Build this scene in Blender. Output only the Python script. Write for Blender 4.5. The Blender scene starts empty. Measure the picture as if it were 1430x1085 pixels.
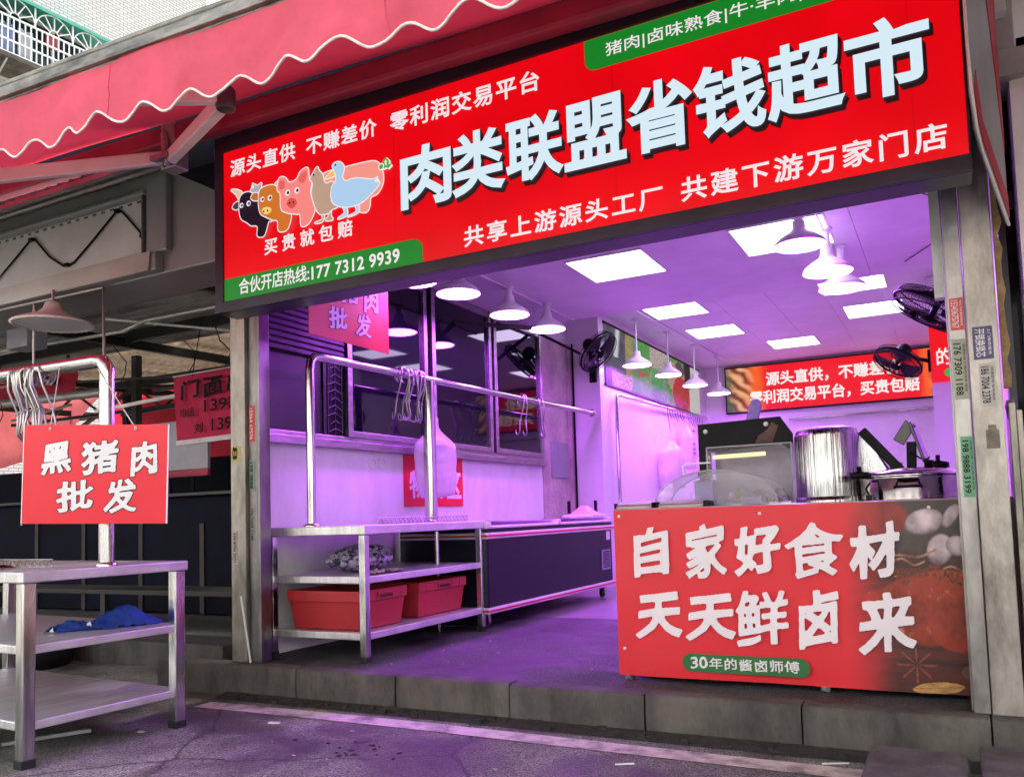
import bpy, math, random
from mathutils import Vector, Matrix, noise
random.seed(7)
S = bpy.context.scene
COL = S.collection
R = math.radians

# ------------------------------------------------------------------ camera
cd = bpy.data.cameras.new('camera'); CAM = bpy.data.objects.new('camera', cd); COL.objects.link(CAM)
yaw, pit, rol = R(-26.979), R(3.883), R(-1.795)
fw = Vector((math.sin(yaw)*math.cos(pit), math.cos(yaw)*math.cos(pit), math.sin(pit)))
rt0 = Vector((math.cos(yaw), -math.sin(yaw), 0)); up0 = rt0.cross(fw)
rt = rt0*math.cos(rol) + up0*math.sin(rol); up = up0*math.cos(rol) - rt0*math.sin(rol)
M = Matrix((rt, up, -fw)).transposed().to_4x4(); M.translation = (0, 0, 1.08)
CAM.matrix_world = M
cd.sensor_fit = 'HORIZONTAL'; cd.sensor_width = 36; cd.lens = 36*1160.04/1430
cd.shift_x = (715-736.8)/1430; cd.shift_y = (641.25-542.5)/1430
cd.clip_start = 0.05; cd.clip_end = 500
S.camera = CAM

# ------------------------------------------------------------------ sky, sun, exposure
SUN_EL, SUN_AZ = R(50), R(352)          # hazy, from behind the shop roofs: the shop front lies in open shade
W = bpy.data.worlds.new('World'); S.world = W; W.use_nodes = True
nt = W.node_tree; bg = nt.nodes['Background']
sky = nt.nodes.new('ShaderNodeTexSky'); sky.sky_type = 'NISHITA'; sky.sun_disc = False
sky.sun_elevation = SUN_EL; sky.sun_rotation = SUN_AZ; sky.air_density = 0.8; sky.dust_density = 7; sky.ozone_density = 0.4
hz = nt.nodes.new('ShaderNodeHueSaturation'); hz.inputs['Saturation'].default_value = .45      # a milky, humid sky
nt.links.new(sky.outputs[0], hz.inputs['Color']); nt.links.new(hz.outputs[0], bg.inputs[0]); bg.inputs[1].default_value = 0.12
sl = bpy.data.lights.new('sun', 'SUN'); sl.energy = 2.6; sl.angle = R(16); sl.color = (1, .95, .87)
so = bpy.data.objects.new('sun', sl); COL.objects.link(so)
sd = Vector((math.sin(SUN_AZ)*math.cos(SUN_EL), math.cos(SUN_AZ)*math.cos(SUN_EL), math.sin(SUN_EL)))
so.rotation_euler = sd.to_track_quat('Z', 'Y').to_euler(); so.location = (0, 0, 30)
S.view_settings.view_transform = 'Standard'; S.view_settings.look = 'None'
EXPO = 2.42
S.view_settings.exposure = EXPO; S.view_settings.gamma = 1
S.cycles.max_bounces = 8; S.cycles.diffuse_bounces = 4; S.cycles.glossy_bounces = 4; S.cycles.transparent_max_bounces = 12
S.cycles.sample_clamp_indirect = 6; S.cycles.caustics_reflective = False; S.cycles.caustics_refractive = False
S.cycles.use_denoising = True

# ------------------------------------------------------------------ materials
def lin(r, g, b):
    f = lambda c: (c/255/12.92) if c/255 <= .04045 else ((c/255+.055)/1.055)**2.4
    return (f(r), f(g), f(b))
MATS = {}
def mat(name, col, rough=.5, metal=0, var=.12, vs=6, bump=0, bs=60, col2=None, streak=None, spec=.5, coat=0, trans=0, ramp=(.35, .65)):
    """one procedural surface: two-tone noise, roughness wander and a fine bump; streak stretches the noise along one object axis"""
    if name in MATS: return MATS[name]
    m = bpy.data.materials.new(name); m.use_nodes = True; n = m.node_tree; L = n.links.new
    P = n.nodes['Principled BSDF']; out = n.nodes['Material Output']
    tc = n.nodes.new('ShaderNodeTexCoord'); mp = n.nodes.new('ShaderNodeMapping'); L(tc.outputs['Object'], mp.inputs[0])
    if streak: mp.inputs['Scale'].default_value = streak
    ns = n.nodes.new('ShaderNodeTexNoise'); ns.inputs['Scale'].default_value = vs; ns.inputs['Detail'].default_value = 6; ns.inputs['Roughness'].default_value = .65
    L(mp.outputs[0], ns.inputs['Vector'])
    cr = n.nodes.new('ShaderNodeValToRGB'); L(ns.outputs[0], cr.inputs[0])
    cr.color_ramp.elements[0].position = ramp[0]; cr.color_ramp.elements[1].position = ramp[1]
    a = col2 if col2 else tuple(c*(1-var) for c in col); b = col if col2 else tuple(min(1, c*(1+var)) for c in col)
    cr.color_ramp.elements[0].color = (*a, 1); cr.color_ramp.elements[1].color = (*b, 1)
    L(cr.outputs[0], P.inputs['Base Color'])
    mr = n.nodes.new('ShaderNodeMapRange'); L(ns.outputs[0], mr.inputs[0])
    mr.inputs[3].default_value = max(.02, rough*.8); mr.inputs[4].default_value = min(1, rough*1.25); L(mr.outputs[0], P.inputs['Roughness'])
    P.inputs['Metallic'].default_value = metal; P.inputs['Specular IOR Level'].default_value = spec; P.inputs['Coat Weight'].default_value = coat
    if bump:
        n2 = n.nodes.new('ShaderNodeTexNoise'); n2.inputs['Scale'].default_value = bs; n2.inputs['Detail'].default_value = 4; L(mp.outputs[0], n2.inputs['Vector'])
        bp = n.nodes.new('ShaderNodeBump'); bp.inputs['Strength'].default_value = bump; bp.inputs['Distance'].default_value = .02
        L(n2.outputs[0], bp.inputs['Height']); L(bp.outputs[0], P.inputs['Normal'])
    if trans:
        tr = n.nodes.new('ShaderNodeBsdfTranslucent'); L(cr.outputs[0], tr.inputs[0]); mx = n.nodes.new('ShaderNodeMixShader'); mx.inputs[0].default_value = trans
        L(P.outputs[0], mx.inputs[1]); L(tr.outputs[0], mx.inputs[2]); L(mx.outputs[0], out.inputs[0])
    MATS[name] = m; return m
def glow(name, col, strength=1, gloss=True):
    """a backlit or luminous surface; strength is what the picture shows at this exposure"""
    if name in MATS: return MATS[name]
    m = bpy.data.materials.new(name); m.use_nodes = True; P = m.node_tree.nodes['Principled BSDF']
    P.inputs['Base Color'].default_value = (*[c*.05 for c in col], 1); P.inputs['Roughness'].default_value = .35
    P.inputs['Specular IOR Level'].default_value = .3 if gloss else 0
    P.inputs['Emission Color'].default_value = (*col, 1); P.inputs['Emission Strength'].default_value = strength/2**EXPO
    MATS[name] = m; return m
def clear(name, tint=(1, 1, 1), amount=.08, rough=.03, glossy=(1, 1, 1), fres=1.45, base=None):
    """a thin transparent sheet: see-through with a fresnel reflection and a little body"""
    if name in MATS: return MATS[name]
    m = bpy.data.materials.new(name); m.use_nodes = True; n = m.node_tree; L = n.links.new; n.nodes.remove(n.nodes['Principled BSDF'])
    t = n.nodes.new('ShaderNodeBsdfTransparent'); t.inputs[0].default_value = (*tint, 1)
    d = n.nodes.new('ShaderNodeBsdfDiffuse'); d.inputs[0].default_value = (*(base or (.8, .8, .8)), 1)
    g = n.nodes.new('ShaderNodeBsdfGlossy'); g.inputs[0].default_value = (*glossy, 1); g.inputs['Roughness'].default_value = rough
    f = n.nodes.new('ShaderNodeFresnel'); f.inputs[0].default_value = fres
    m1 = n.nodes.new('ShaderNodeMixShader'); m1.inputs[0].default_value = amount; L(t.outputs[0], m1.inputs[1]); L(d.outputs[0], m1.inputs[2])
    m2 = n.nodes.new('ShaderNodeMixShader'); L(f.outputs[0], m2.inputs[0]); L(m1.outputs[0], m2.inputs[1]); L(g.outputs[0], m2.inputs[2])
    L(m2.outputs[0], n.nodes['Material Output'].inputs[0]); MATS[name] = m; return m
def painted(name, rough=.45, emit=0, bump=0):
    """a printed sheet: its picture is stored per vertex by the sheet's own painter"""
    if name in MATS: return MATS[name]
    m = bpy.data.materials.new(name); m.use_nodes = True; n = m.node_tree; L = n.links.new; P = n.nodes['Principled BSDF']
    a = n.nodes.new('ShaderNodeAttribute'); a.attribute_name = 'Print'
    P.inputs['Roughness'].default_value = rough
    if emit:
        L(a.outputs[0], P.inputs['Emission Color']); P.inputs['Emission Strength'].default_value = emit/2**EXPO; P.inputs['Base Color'].default_value = (.02, .02, .02, 1); P.inputs['Specular IOR Level'].default_value = .2
    else: L(a.outputs[0], P.inputs['Base Color'])
    MATS[name] = m; return m

STEEL = mat('brushed_steel', (.64, .64, .63), .15, 1, .28, 5, .10, 30, streak=(7, 7, .5))
STEEL_H = mat('satin_steel_sheet', (.74, .74, .74), .40, .72, .16, 3, .08, 70, streak=(9, 1, 1))
PIPE = mat('polished_pipe', (.56, .55, .53), .13, 1, .08, 8, .03, 50)
DIRTY = mat('worn_steel', (.42, .40, .36), .42, .75, .3, 7, .25, 25, streak=(1, 1, .35), col2=(.15, .14, .12), ramp=(.3, .62))
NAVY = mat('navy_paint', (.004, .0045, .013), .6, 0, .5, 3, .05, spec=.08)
BLACK = mat('black_plastic', (.004, .004, .005), .42, 0, .2, 5, spec=.14)
RUBBER = mat('black_rubber', (.012, .012, .012), .75, 0, .3, 9)
WHITE = mat('white_paint', (.78, .78, .76), .35, 0, .05, 3)
WHITEP = mat('white_plastic', (.82, .80, .78), .3, 0, .04, 5)
ALU = mat('grey_aluminium', (.42, .42, .43), .38, 1, .15, 5, .05, 60)
CONC = mat('kerb_concrete', (.125, .117, .102), .85, 0, .2, 4, .6, 36, col2=(.032, .03, .027), ramp=(.32, .66), streak=(1, 1, .5))
LETW = mat('white_print', (.75, .74, .76), .5, 0, .03, 4)
LETK = mat('black_print', (.006, .006, .008), .6, 0, .1, 4, spec=.1)

# ------------------------------------------------------------------ mesh builder
WLOC = {}
class MB:
    def __init__(s): s.v = []; s.f = []; s.sm = []
    def add(s, vs, fs, smooth=False):
        b = len(s.v); s.v += [Vector(p) for p in vs]
        for f in fs: s.f.append(tuple(i+b for i in f)); s.sm.append(smooth)
        return s
    def box(s, lo, hi, rz=0, piv=None):
        x0, y0, z0 = lo; x1, y1, z1 = hi
        vs = [Vector(p) for p in ((x0,y0,z0),(x1,y0,z0),(x1,y1,z0),(x0,y1,z0),(x0,y0,z1),(x1,y0,z1),(x1,y1,z1),(x0,y1,z1))]
        if rz:
            c = Vector(piv) if piv else (vs[0]+vs[6])/2; Q = Matrix.Rotation(rz, 3, 'Z'); vs = [c+Q@(p-c) for p in vs]
        return s.add(vs, [(0,3,2,1),(4,5,6,7),(0,1,5,4),(1,2,6,5),(2,3,7,6),(3,0,4,7)])
    def obox(s, c, ax, ay, az):
        """box from centre and three half-axis vectors"""
        c, ax, ay, az = map(Vector, (c, ax, ay, az))
        vs = [c+i*ax+j*ay+k*az for k in (-1, 1) for i, j in ((-1,-1),(1,-1),(1,1),(-1,1))]
        return s.add(vs, [(0,3,2,1),(4,5,6,7),(0,1,5,4),(1,2,6,5),(2,3,7,6),(3,0,4,7)])
    def beam(s, a, b, w, h=None, upv=(0, 0, 1)):
        a, b = Vector(a), Vector(b); d = (b-a); L = d.length; d.normalize(); h = h or w
        u = Vector(upv)
        if abs(u.dot(d)) > .95: u = Vector((0, 1, 0))
        x = d.cross(u).normalized(); u = x.cross(d)
        return s.obox((a+b)/2, d*L/2, x*w/2, u*h/2)
    def tube(s, pts, r, n=12, cap=True, closed=False):
        pts = [Vector(p) for p in pts]; rs = r if isinstance(r, (list, tuple)) else [r]*len(pts)
        ring = []; prev = None; N = len(pts); vs = []
        for i, p in enumerate(pts):
            if closed: d = pts[(i+1) % N]-pts[i-1]
            else: d = pts[min(i+1, N-1)]-pts[max(i-1, 0)]
            d.normalize()
            if prev is None:
                u = Vector((0, 0, 1)) if abs(d.z) < .9 else Vector((1, 0, 0)); x = d.cross(u).normalized()
            else: x = (prev-d*prev.dot(d)).normalized()
            prev = x; y = d.cross(x)
            vs += [p+rs[i]*(math.cos(t)*x+math.sin(t)*y) for t in (2*math.pi*k/n for k in range(n))]
        fs = []
        for i in range(N if closed else N-1):
            a, b = i*n, ((i+1) % N)*n
            fs += [(a+k, a+(k+1) % n, b+(k+1) % n, b+k) for k in range(n)]
        s.add(vs, fs, True)
        if cap and not closed: s.add([vs[k] for k in range(n)][::-1], [tuple(range(n))]); s.add(vs[-n:], [tuple(range(n))])
        return s
    def lathe(s, prof, c=(0, 0, 0), n=32, rim=None, axis=None, smooth=True):
        """profile of (radius, height) turned about z (or the given axis) through c; rim(k) scales radii at the marked -1 heights"""
        c = Vector(c); Q = Vector(axis).to_track_quat('Z', 'Y').to_matrix() if axis else Matrix.Identity(3); vs = []
        for j, (r, z) in enumerate(prof):
            for k in range(n):
                t = 2*math.pi*k/n; rr = r*(rim(j, t) if rim else 1); vs.append(c+Q@Vector((rr*math.cos(t), rr*math.sin(t), z)))
        fs = [(j*n+k, j*n+(k+1) % n, (j+1)*n+(k+1) % n, (j+1)*n+k) for j in range(len(prof)-1) for k in range(n)]
        return s.add(vs, fs, smooth)
    def prism(s, poly, o, x, y, depth):
        """flat outline in the (x, y) axes at o, given thickness along x cross y"""
        o, x, y = Vector(o), Vector(x), Vector(y); nrm = x.cross(y).normalized()*depth; n = len(poly)
        a = [o+x*p[0]+y*p[1] for p in poly]
        return s.add(a+[p+nrm for p in a], [tuple(range(n))[::-1], tuple(range(n, 2*n))]+[(k, (k+1) % n, n+(k+1) % n, n+k) for k in range(n)])
    def grid(s, f, nu, nv, smooth=True):
        vs = [f(i/nu, j/nv) for j in range(nv+1) for i in range(nu+1)]
        return s.add(vs, [(j*(nu+1)+i, j*(nu+1)+i+1, (j+1)*(nu+1)+i+1, (j+1)*(nu+1)+i) for j in range(nv) for i in range(nu)], smooth)
    def build(s, name, m, parent=None, bevel=0, thick=0, label=None, kind=None):
        off = WLOC[parent.name] if parent else s.base if hasattr(s, 'base') else Vector((0, 0, 0))
        me = bpy.data.meshes.new(name); me.from_pydata([p-off for p in s.v], [], s.f); me.update()
        me.polygons.foreach_set('use_smooth', s.sm); me.materials.append(m)
        o = bpy.data.objects.new(name, me); COL.objects.link(o)
        if parent: o.parent = parent; WLOC[o.name] = off
        else: o.location = off; WLOC[o.name] = off
        if thick:
            q = o.modifiers.new('thickness', 'SOLIDIFY'); q.thickness = thick; q.offset = 0
        if bevel:
            q = o.modifiers.new('soft_edges', 'BEVEL'); q.width = bevel; q.segments = 2; q.limit_method = 'ANGLE'; q.angle_limit = R(40)
        if label: o['label'] = label
        if kind: o['kind'] = kind
        return o
def tag(o, label, cat, group=None):
    o['label'] = label; o['category'] = cat
    if group: o['group'] = group
    return o
def thing(name, label, cat, loc=(0, 0, 0), group=None):
    o = bpy.data.objects.new(name, None); COL.objects.link(o); o.location = loc; o.empty_display_size = .1; WLOC[o.name] = Vector(loc)
    return tag(o, label, cat, group)
def kids(o): return [c for c in bpy.data.objects if c.parent == o]
def copy_tree(o, loc=None, rz=None, label=None, parent=None):
    c = o.copy(); COL.objects.link(c)
    if loc is not None: c.location = loc
    if rz is not None: c.rotation_euler.z = rz
    if label: c['label'] = label
    if parent: c.parent = parent
    for k in kids(o):
        if k.name != c.name: copy_tree(k, parent=c)
    return c

# ------------------------------------------------------------------ lettering and printed pictures
GLY = {}
def glyphs(body, weight, spacing=1.0, brush=False, quick=False):
    key = (body, weight, spacing, brush, quick)
    if key in GLY: return GLY[key]
    c = bpy.data.curves.new('letters', 'FONT'); c.body = body; c.size = 1; c.resolution_u = 2 if quick else 4; c.space_character = spacing
    c.bevel_depth = weight; c.bevel_resolution = 0
    o = bpy.data.objects.new('letters', c); COL.objects.link(o)
    dg = bpy.context.evaluated_depsgraph_get(); me = bpy.data.meshes.new_from_object(o.evaluated_get(dg))
    vs = [v.co.copy() for v in me.vertices]; fs = [tuple(p.vertices) for p in me.polygons]
    bpy.data.objects.remove(o); bpy.data.curves.remove(c); bpy.data.meshes.remove(me)
    if brush:
        for p in vs:
            u = (p.x/spacing) % 1; p.y += .10*(u-.5)
            k = noise.noise_vector(Vector((p.x*2.3, p.y*2.3, 3.1))); j = noise.noise_vector(Vector((p.x*7, p.y*7, 9.7)))
            p.x += .05*k.x+.022*j.x; p.y += .05*k.y+.022*j.y
    w2 = max(p.z for p in vs)
    fs = [f for f in fs if max(vs[i].z for i in f) > w2-1e-6] if weight else fs      # the front only
    GLY[key] = (vs, fs, weight); return GLY[key]
def text(mb, body, x0, x1, z0, z1, o, x, z, lift, weight=.0, spacing=1.0, brush=False, grow=0, quick=False):
    """lettering fitted to the rectangle x0..x1, z0..z1 of the plane (o, x, z), standing lift in front of it; grow widens every stroke for an outline"""
    vs, fs, w = glyphs(body, weight, spacing, brush, quick)
    xa, xb = min(p.x for p in vs)+w, max(p.x for p in vs)-w; ya, yb = min(p.y for p in vs)+w, max(p.y for p in vs)-w
    kx, kz = (x1-x0)/(xb-xa), (z1-z0)/(yb-ya)
    if grow:
        vs, fs, w = glyphs(body, weight+grow, spacing, brush, quick)
    o, x, z = Vector(o), Vector(x), Vector(z); nrm = x.cross(z).normalized()
    used = {}; out = []; of = []
    for f in fs:
        g = []
        for i in f:
            if i not in used: used[i] = len(out); p = vs[i]; out.append(o+x*(x0+(p.x-xa)*kx)+z*(z0+(p.y-ya)*kz)+nrm*(lift+.0006*(p.z/(w or 1))))
            g.append(used[i])
        of.append(g)
    return mb.add(out, of)
INK = {}
def inked(ch, weight, grow=0):
    """a brush-written form of one character: the glyph is slanted, bled like ink and cut out again with a wandering edge"""
    key = (ch, weight, grow)
    if key in INK: return INK[key]
    import numpy as np
    vs, fs, w = glyphs(ch, weight); N = 120; lo, hi = -.16, 1.16; px = (hi-lo)/N; img = np.zeros((N+1, N+1)); gx, gy = np.meshgrid(np.linspace(lo, hi, N+1), np.linspace(lo-.08, hi-.08, N+1))
    P = []
    for p in vs:
        k = noise.noise_vector(Vector((p.x*2.6+ord(ch)*.37, p.y*2.6, 3.1))); P.append((p.x+.05*k.x+.03*(p.y-.4), p.y+.13*(p.x-.5)+.05*k.y))
    for f in fs:
        q = [P[i] for i in f]
        for i in range(1, len(q)-1):
            (x0, y0), (x1, y1), (x2, y2) = q[0], q[i], q[i+1]; A = (x1-x0)*(y2-y0)-(x2-x0)*(y1-y0)
            if abs(A) < 1e-9: continue
            i0, i1 = int(max(0, (min(x0, x1, x2)-lo)/px)), int(min(N, (max(x0, x1, x2)-lo)/px+1)); j0, j1 = int(max(0, (min(y0, y1, y2)-lo+.08)/px)), int(min(N, (max(y0, y1, y2)-lo+.08)/px+1))
            X_, Y_ = gx[j0:j1+1, i0:i1+1], gy[j0:j1+1, i0:i1+1]
            u = ((x1-x0)*(Y_-y0)-(X_-x0)*(y1-y0))/A; v = ((X_-x0)*(y2-y0)-(x2-x0)*(Y_-y0))/A
            img[j0:j1+1, i0:i1+1] = np.maximum(img[j0:j1+1, i0:i1+1], ((u >= -.01) & (v >= -.01) & (u+v <= 1.01)))
    def blur(m, n):
        for _ in range(n):
            m = (np.roll(m, 1, 0)+2*m+np.roll(m, -1, 0))/4; m = (np.roll(m, 1, 1)+2*m+np.roll(m, -1, 1))/4
        return m
    base = blur(img, 4); thr = np.array([[.44+.14*noise.noise(Vector((gx[j, i]*5, gy[j, i]*5, ord(ch)*.1)))+.05*noise.noise(Vector((gx[j, i]*22, gy[j, i]*22, 2))) for i in range(N+1)] for j in range(N+1)])
    fld = base-thr
    ys_, xs_ = np.where(fld > 0); box = (gx[0, xs_.min()], gx[0, xs_.max()], gy[ys_.min(), 0], gy[ys_.max(), 0])
    if grow: fld = blur((fld > 0).astype(float), int(grow*300))-.10
    out, of = [], []
    for j in range(N):
        run = None
        for i in range(N+1):
            full = i < N and fld[j, i] > 0 and fld[j, i+1] > 0 and fld[j+1, i] > 0 and fld[j+1, i+1] > 0
            if full:
                if run is None: run = i
                continue
            if run is not None:
                n0 = len(out); out += [(gx[j, run], gy[j, 0]), (gx[j, i], gy[j, 0]), (gx[j, i], gy[j+1, 0]), (gx[j, run], gy[j+1, 0])]; of.append((n0, n0+1, n0+2, n0+3)); run = None
            if i == N: break
            cs = [(j, i), (j, i+1), (j+1, i+1), (j+1, i)]; poly = []
            for k in range(4):
                (ja, ia), (jb, ib) = cs[k], cs[(k+1) % 4]; fa, fb = fld[ja, ia], fld[jb, ib]
                if fa > 0: poly.append((gx[ja, ia], gy[ja, ia]))
                if (fa > 0) != (fb > 0): t = fa/(fa-fb); poly.append((gx[ja, ia]+(gx[jb, ib]-gx[ja, ia])*t, gy[ja, ia]+(gy[jb, ib]-gy[ja, ia])*t))
            if len(poly) >= 3: n0 = len(out); out += poly; of.append(tuple(range(n0, n0+len(poly))))
    INK[key] = (out, of, box); return INK[key]
def ink(mb, ch, x0, x1, z0, z1, o, x, z, lift, weight=.03, grow=0):
    out, of, bx = inked(ch, weight, grow); o, x, z = Vector(o), Vector(x), Vector(z); nrm = x.cross(z).normalized()
    return mb.add([o+x*(x0+(p[0]-bx[0])/(bx[1]-bx[0])*(x1-x0))+z*(z0+(p[1]-bx[2])/(bx[3]-bx[2])*(z1-z0))+nrm*lift for p in out], of)
def sheet(name, o, x, z, w, h, nu, nv, paint, m, parent=None, shape=None, warp=None):
    """a printed sheet; paint(s, t) gives its linear colour, shape(s, t) an offset towards its front"""
    o, x, z = Vector(o), Vector(x), Vector(z); nrm = x.cross(z).normalized()
    wp = warp or (lambda s: s); mb = MB(); mb.grid(lambda s, t: o+x*(w*wp(s))+z*(h*t)+nrm*(shape(wp(s), t) if shape else 0), nu, nv)
    ob = mb.build(name, m, parent); a = ob.data.color_attributes.new('Print', 'FLOAT_COLOR', 'POINT'); buf = []
    for j in range(nv+1):
        for i in range(nu+1): buf += [*paint(wp(i/nu), j/nv), 1]
    a.data.foreach_set('color', buf); return ob
def mix(a, b, t): t = max(0, min(1, t)); return tuple(p+(q-p)*t for p, q in zip(a, b))
def sm(e0, e1, x): t = max(0, min(1, (x-e0)/(e1-e0))); return t*t*(3-2*t)
def fbm(x, y, z=0, o=4):
    v = 0; a = .5
    for _ in range(o): v += a*noise.noise(Vector((x, y, z))); x *= 2.03; y *= 2.03; a *= .5
    return v
X, Y, Z = Vector((1, 0, 0)), Vector((0, 1, 0)), Vector((0, 0, 1))
# ================================================================== the ground
def asphalt(name, c1, c2, bump=.6, cracks=True):
    m = mat(name, c2, .82, 0, .1, 1.3, bump, 120, col2=c1, ramp=(.3, .75)); n = m.node_tree; L = n.links.new
    P = n.nodes['Principled BSDF']; old = P.inputs['Base Color'].links[0].from_socket
    tc = n.nodes.new('ShaderNodeTexCoord'); v = n.nodes.new('ShaderNodeTexVoronoi'); v.inputs['Scale'].default_value = 170; L(tc.outputs['Object'], v.inputs['Vector'])
    r = n.nodes.new('ShaderNodeValToRGB'); r.color_ramp.elements[0].position = .3; r.color_ramp.elements[1].position = .95
    r.color_ramp.elements[0].color = (.55, .55, .55, 1); r.color_ramp.elements[1].color = (2.4, 2.4, 2.3, 1); L(v.outputs['Color'], r.inputs[0])
    mx = n.nodes.new('ShaderNodeMix'); mx.data_type = 'RGBA'; mx.blend_type = 'MULTIPLY'; mx.inputs[0].default_value = 1
    L(old, mx.inputs[6]); L(r.outputs[0], mx.inputs[7])
    # old spills and worn patches, then hairline cracks
    n3 = n.nodes.new('ShaderNodeTexNoise'); n3.inputs['Scale'].default_value = 1.7; n3.inputs['Detail'].default_value = 7; n3.inputs['Distortion'].default_value = .8; L(tc.outputs['Object'], n3.inputs['Vector'])
    r3 = n.nodes.new('ShaderNodeValToRGB'); r3.color_ramp.elements[0].position = .40; r3.color_ramp.elements[1].position = .56; r3.color_ramp.elements[0].color = (.50, .48, .46, 1); r3.color_ramp.elements[1].color = (1.12, 1.12, 1.12, 1); L(n3.outputs[0], r3.inputs[0])
    vc = n.nodes.new('ShaderNodeTexVoronoi'); vc.feature = 'DISTANCE_TO_EDGE'; vc.inputs['Scale'].default_value = .8; ad = n.nodes.new('ShaderNodeMix'); ad.data_type = 'RGBA'; ad.blend_type = 'ADD'; ad.inputs[0].default_value = .35; L(tc.outputs['Object'], ad.inputs[6]); L(n3.outputs['Color'], ad.inputs[7]); L(ad.outputs[2], vc.inputs['Vector'])
    rc_ = n.nodes.new('ShaderNodeValToRGB'); rc_.color_ramp.elements[0].position = .003; rc_.color_ramp.elements[1].position = .011; rc_.color_ramp.elements[0].color = (.35, .35, .35, 1) if cracks else (1, 1, 1, 1); L(vc.outputs['Distance'], rc_.inputs[0])
    m3 = n.nodes.new('ShaderNodeMix'); m3.data_type = 'RGBA'; m3.blend_type = 'MULTIPLY'; m3.inputs[0].default_value = 1; L(mx.outputs[2], m3.inputs[6]); L(r3.outputs[0], m3.inputs[7])
    m4 = n.nodes.new('ShaderNodeMix'); m4.data_type = 'RGBA'; m4.blend_type = 'MULTIPLY'; m4.inputs[0].default_value = 1; L(m3.outputs[2], m4.inputs[6]); L(rc_.outputs[0], m4.inputs[7]); L(m4.outputs[2], P.inputs['Base Color'])
    mr3 = n.nodes.new('ShaderNodeMapRange'); L(n3.outputs[0], mr3.inputs[0]); mr3.inputs[1].default_value = .38; mr3.inputs[2].default_value = .56; mr3.inputs[3].default_value = .42; mr3.inputs[4].default_value = .88; L(mr3.outputs[0], P.inputs['Roughness'])
    return m
MB().grid(lambda s, t: Vector((-80+160*s, -60+140*t, 0)), 4, 4).build('road', asphalt('wet_asphalt', (.070, .069, .064), (.25, .243, .222)), kind='structure')
line_m = mat('worn_line_paint', (.62, .57, .50), .75, 0, .1, 6, .3, 60, col2=(.20, .18, .165), ramp=(.34, .54))
MB().grid(lambda s, t: Vector((-4.12+5.5*s, 3.58+.14*t+.02*math.sin(7*s), .004)), 24, 1).build('road_line', line_m, kind='structure')
k = MB(); js = [-4.86, -3.63, -2.89, -2.15, -1.40, -.66, .087, .9, 1.8]
for a, b in zip(js, js[1:]):
    e = random.uniform(-.004, .004); h = .194+e*.6; n_ = int((b-a)/.025)
    def stone(s, q):
        y, z = ((3.915, 0), (3.915, .05), (3.914, .1), (3.915, .15), (3.917, h-.014), (3.924, h-.003), (3.94, h), (3.98, h), (4.04, h))[round(q*8)]
        x = a+.004+(b-a-.008)*s; ed = min(s, 1-s)*(b-a); chip = .02*max(0, fbm(x*9, z*9, 3)-.12)*(1 if .1 < z and y < 3.95 else .4); rd = .010*max(0, 1-ed/.012)
        return Vector((x, y+e+.004*fbm(x*14, z*14, 8)+chip+rd, z-chip*.7+.0015*fbm(x*20, y*20, 2)))
    k.grid(stone, n_, 8); k.box((a+.008, 3.94, 0), (b-.008, 4.04, .185))
k.box((-16, 4.5, 0), (-4.87, 4.62, .188))
k.build('kerb', CONC, kind='structure')
g = MB(); g.grid(lambda s, t: Vector((-4.2+5*s, 3.80+.115*t, .003+.02*t)), 40, 1); 
for i in range(70):
    x = random.uniform(-4.2, .7); r = random.uniform(.006, .02); g.obox((x, 3.86+random.uniform(-.05, .04), .015), (r, r*.3, 0), (-r*.3, r, .2*r), (0, 0, r*.5))
g.build('kerb_dirt', mat('kerb_dirt', (.03, .027, .023), .9, 0, .4, 14, .6, 60), kind='stuff')
mat_m = asphalt('rubber_floor', (.030, .029, .031), (.085, .083, .086), .5, False)
fl = MB(); fl.box((-4.2, 4.04, .05), (.9, 6.62, .188)); fl.build('shop_floor', mat_m, kind='structure')
MB().box((-4.2, 6.62, .05), (.9, 14.5, .186)).build('tile_floor', mat('floor_tile', (.20, .195, .195), .35, 0, .15, 3, .1, 30), kind='structure')
MB().box((-16, 4.62, .02), (-4.36, 22, .184)).build('hall_floor', mat('hall_concrete', (.10, .095, .09), .7, 0, .3, 2, .2, 30), kind='structure')

# ================================================================== the shop
shop = thing('shop_building', 'open fronted butcher shop unit with white walls behind the red signboard', 'shop', (-2, 4.1, 0))
WALLM = mat('white_wall_panel', (.72, .71, .71), .24, 0, .10, 1.6, .012, 6, streak=(1, 1.5, .7))
TILE = mat('rear_white_wall', (.78, .77, .76), .28, 0, .03, 2)
MB().box((-4.24, 4.14, .05), (-4.2, 8.62, 1.64)).build('lower_wall', WALLM, shop)
MB().box((-4.24, 4.14, 3.2), (-4.2, 14.6, 4.3)).build('upper_wall', WALLM, shop)
pil = MB(); pil.box((-4.35, 8.62, .05), (-4.19, 9.45, 3.2)); pil.box((-4.19, 9.36, .1), (-4.15, 9.45, 3.2))
pil.build('pilaster', mat('rough_plaster', (.62, .50, .47), .85, 0, .2, 4, .8, 22, col2=(.40, .33, .32)), shop)
MB().box((-4.22, 8.83, 1.52), (-4.17, 9.3, 1.95)).build('wall_patch', mat('grey_patch', (.30, .30, .33), .6, 0, .1, 5), shop)
MB().box((-4.35, 9.452, .05), (-3.78, 9.6, 3.6)).build('return_wall', TILE, shop)
wl = MB(); wl.box((-3.93, 9.6, .05), (-3.78, 14.5, 3.7)); wl.build('rear_side_wall', TILE, shop)
MB().box((-3.93, 14.4, .05), (1.0, 14.55, 3.7)).build('rear_wall', TILE, shop)
MB().box((.33, 4.16, .05), (.5, 14.4, 3.7)).build('right_wall', TILE, shop)
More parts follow.
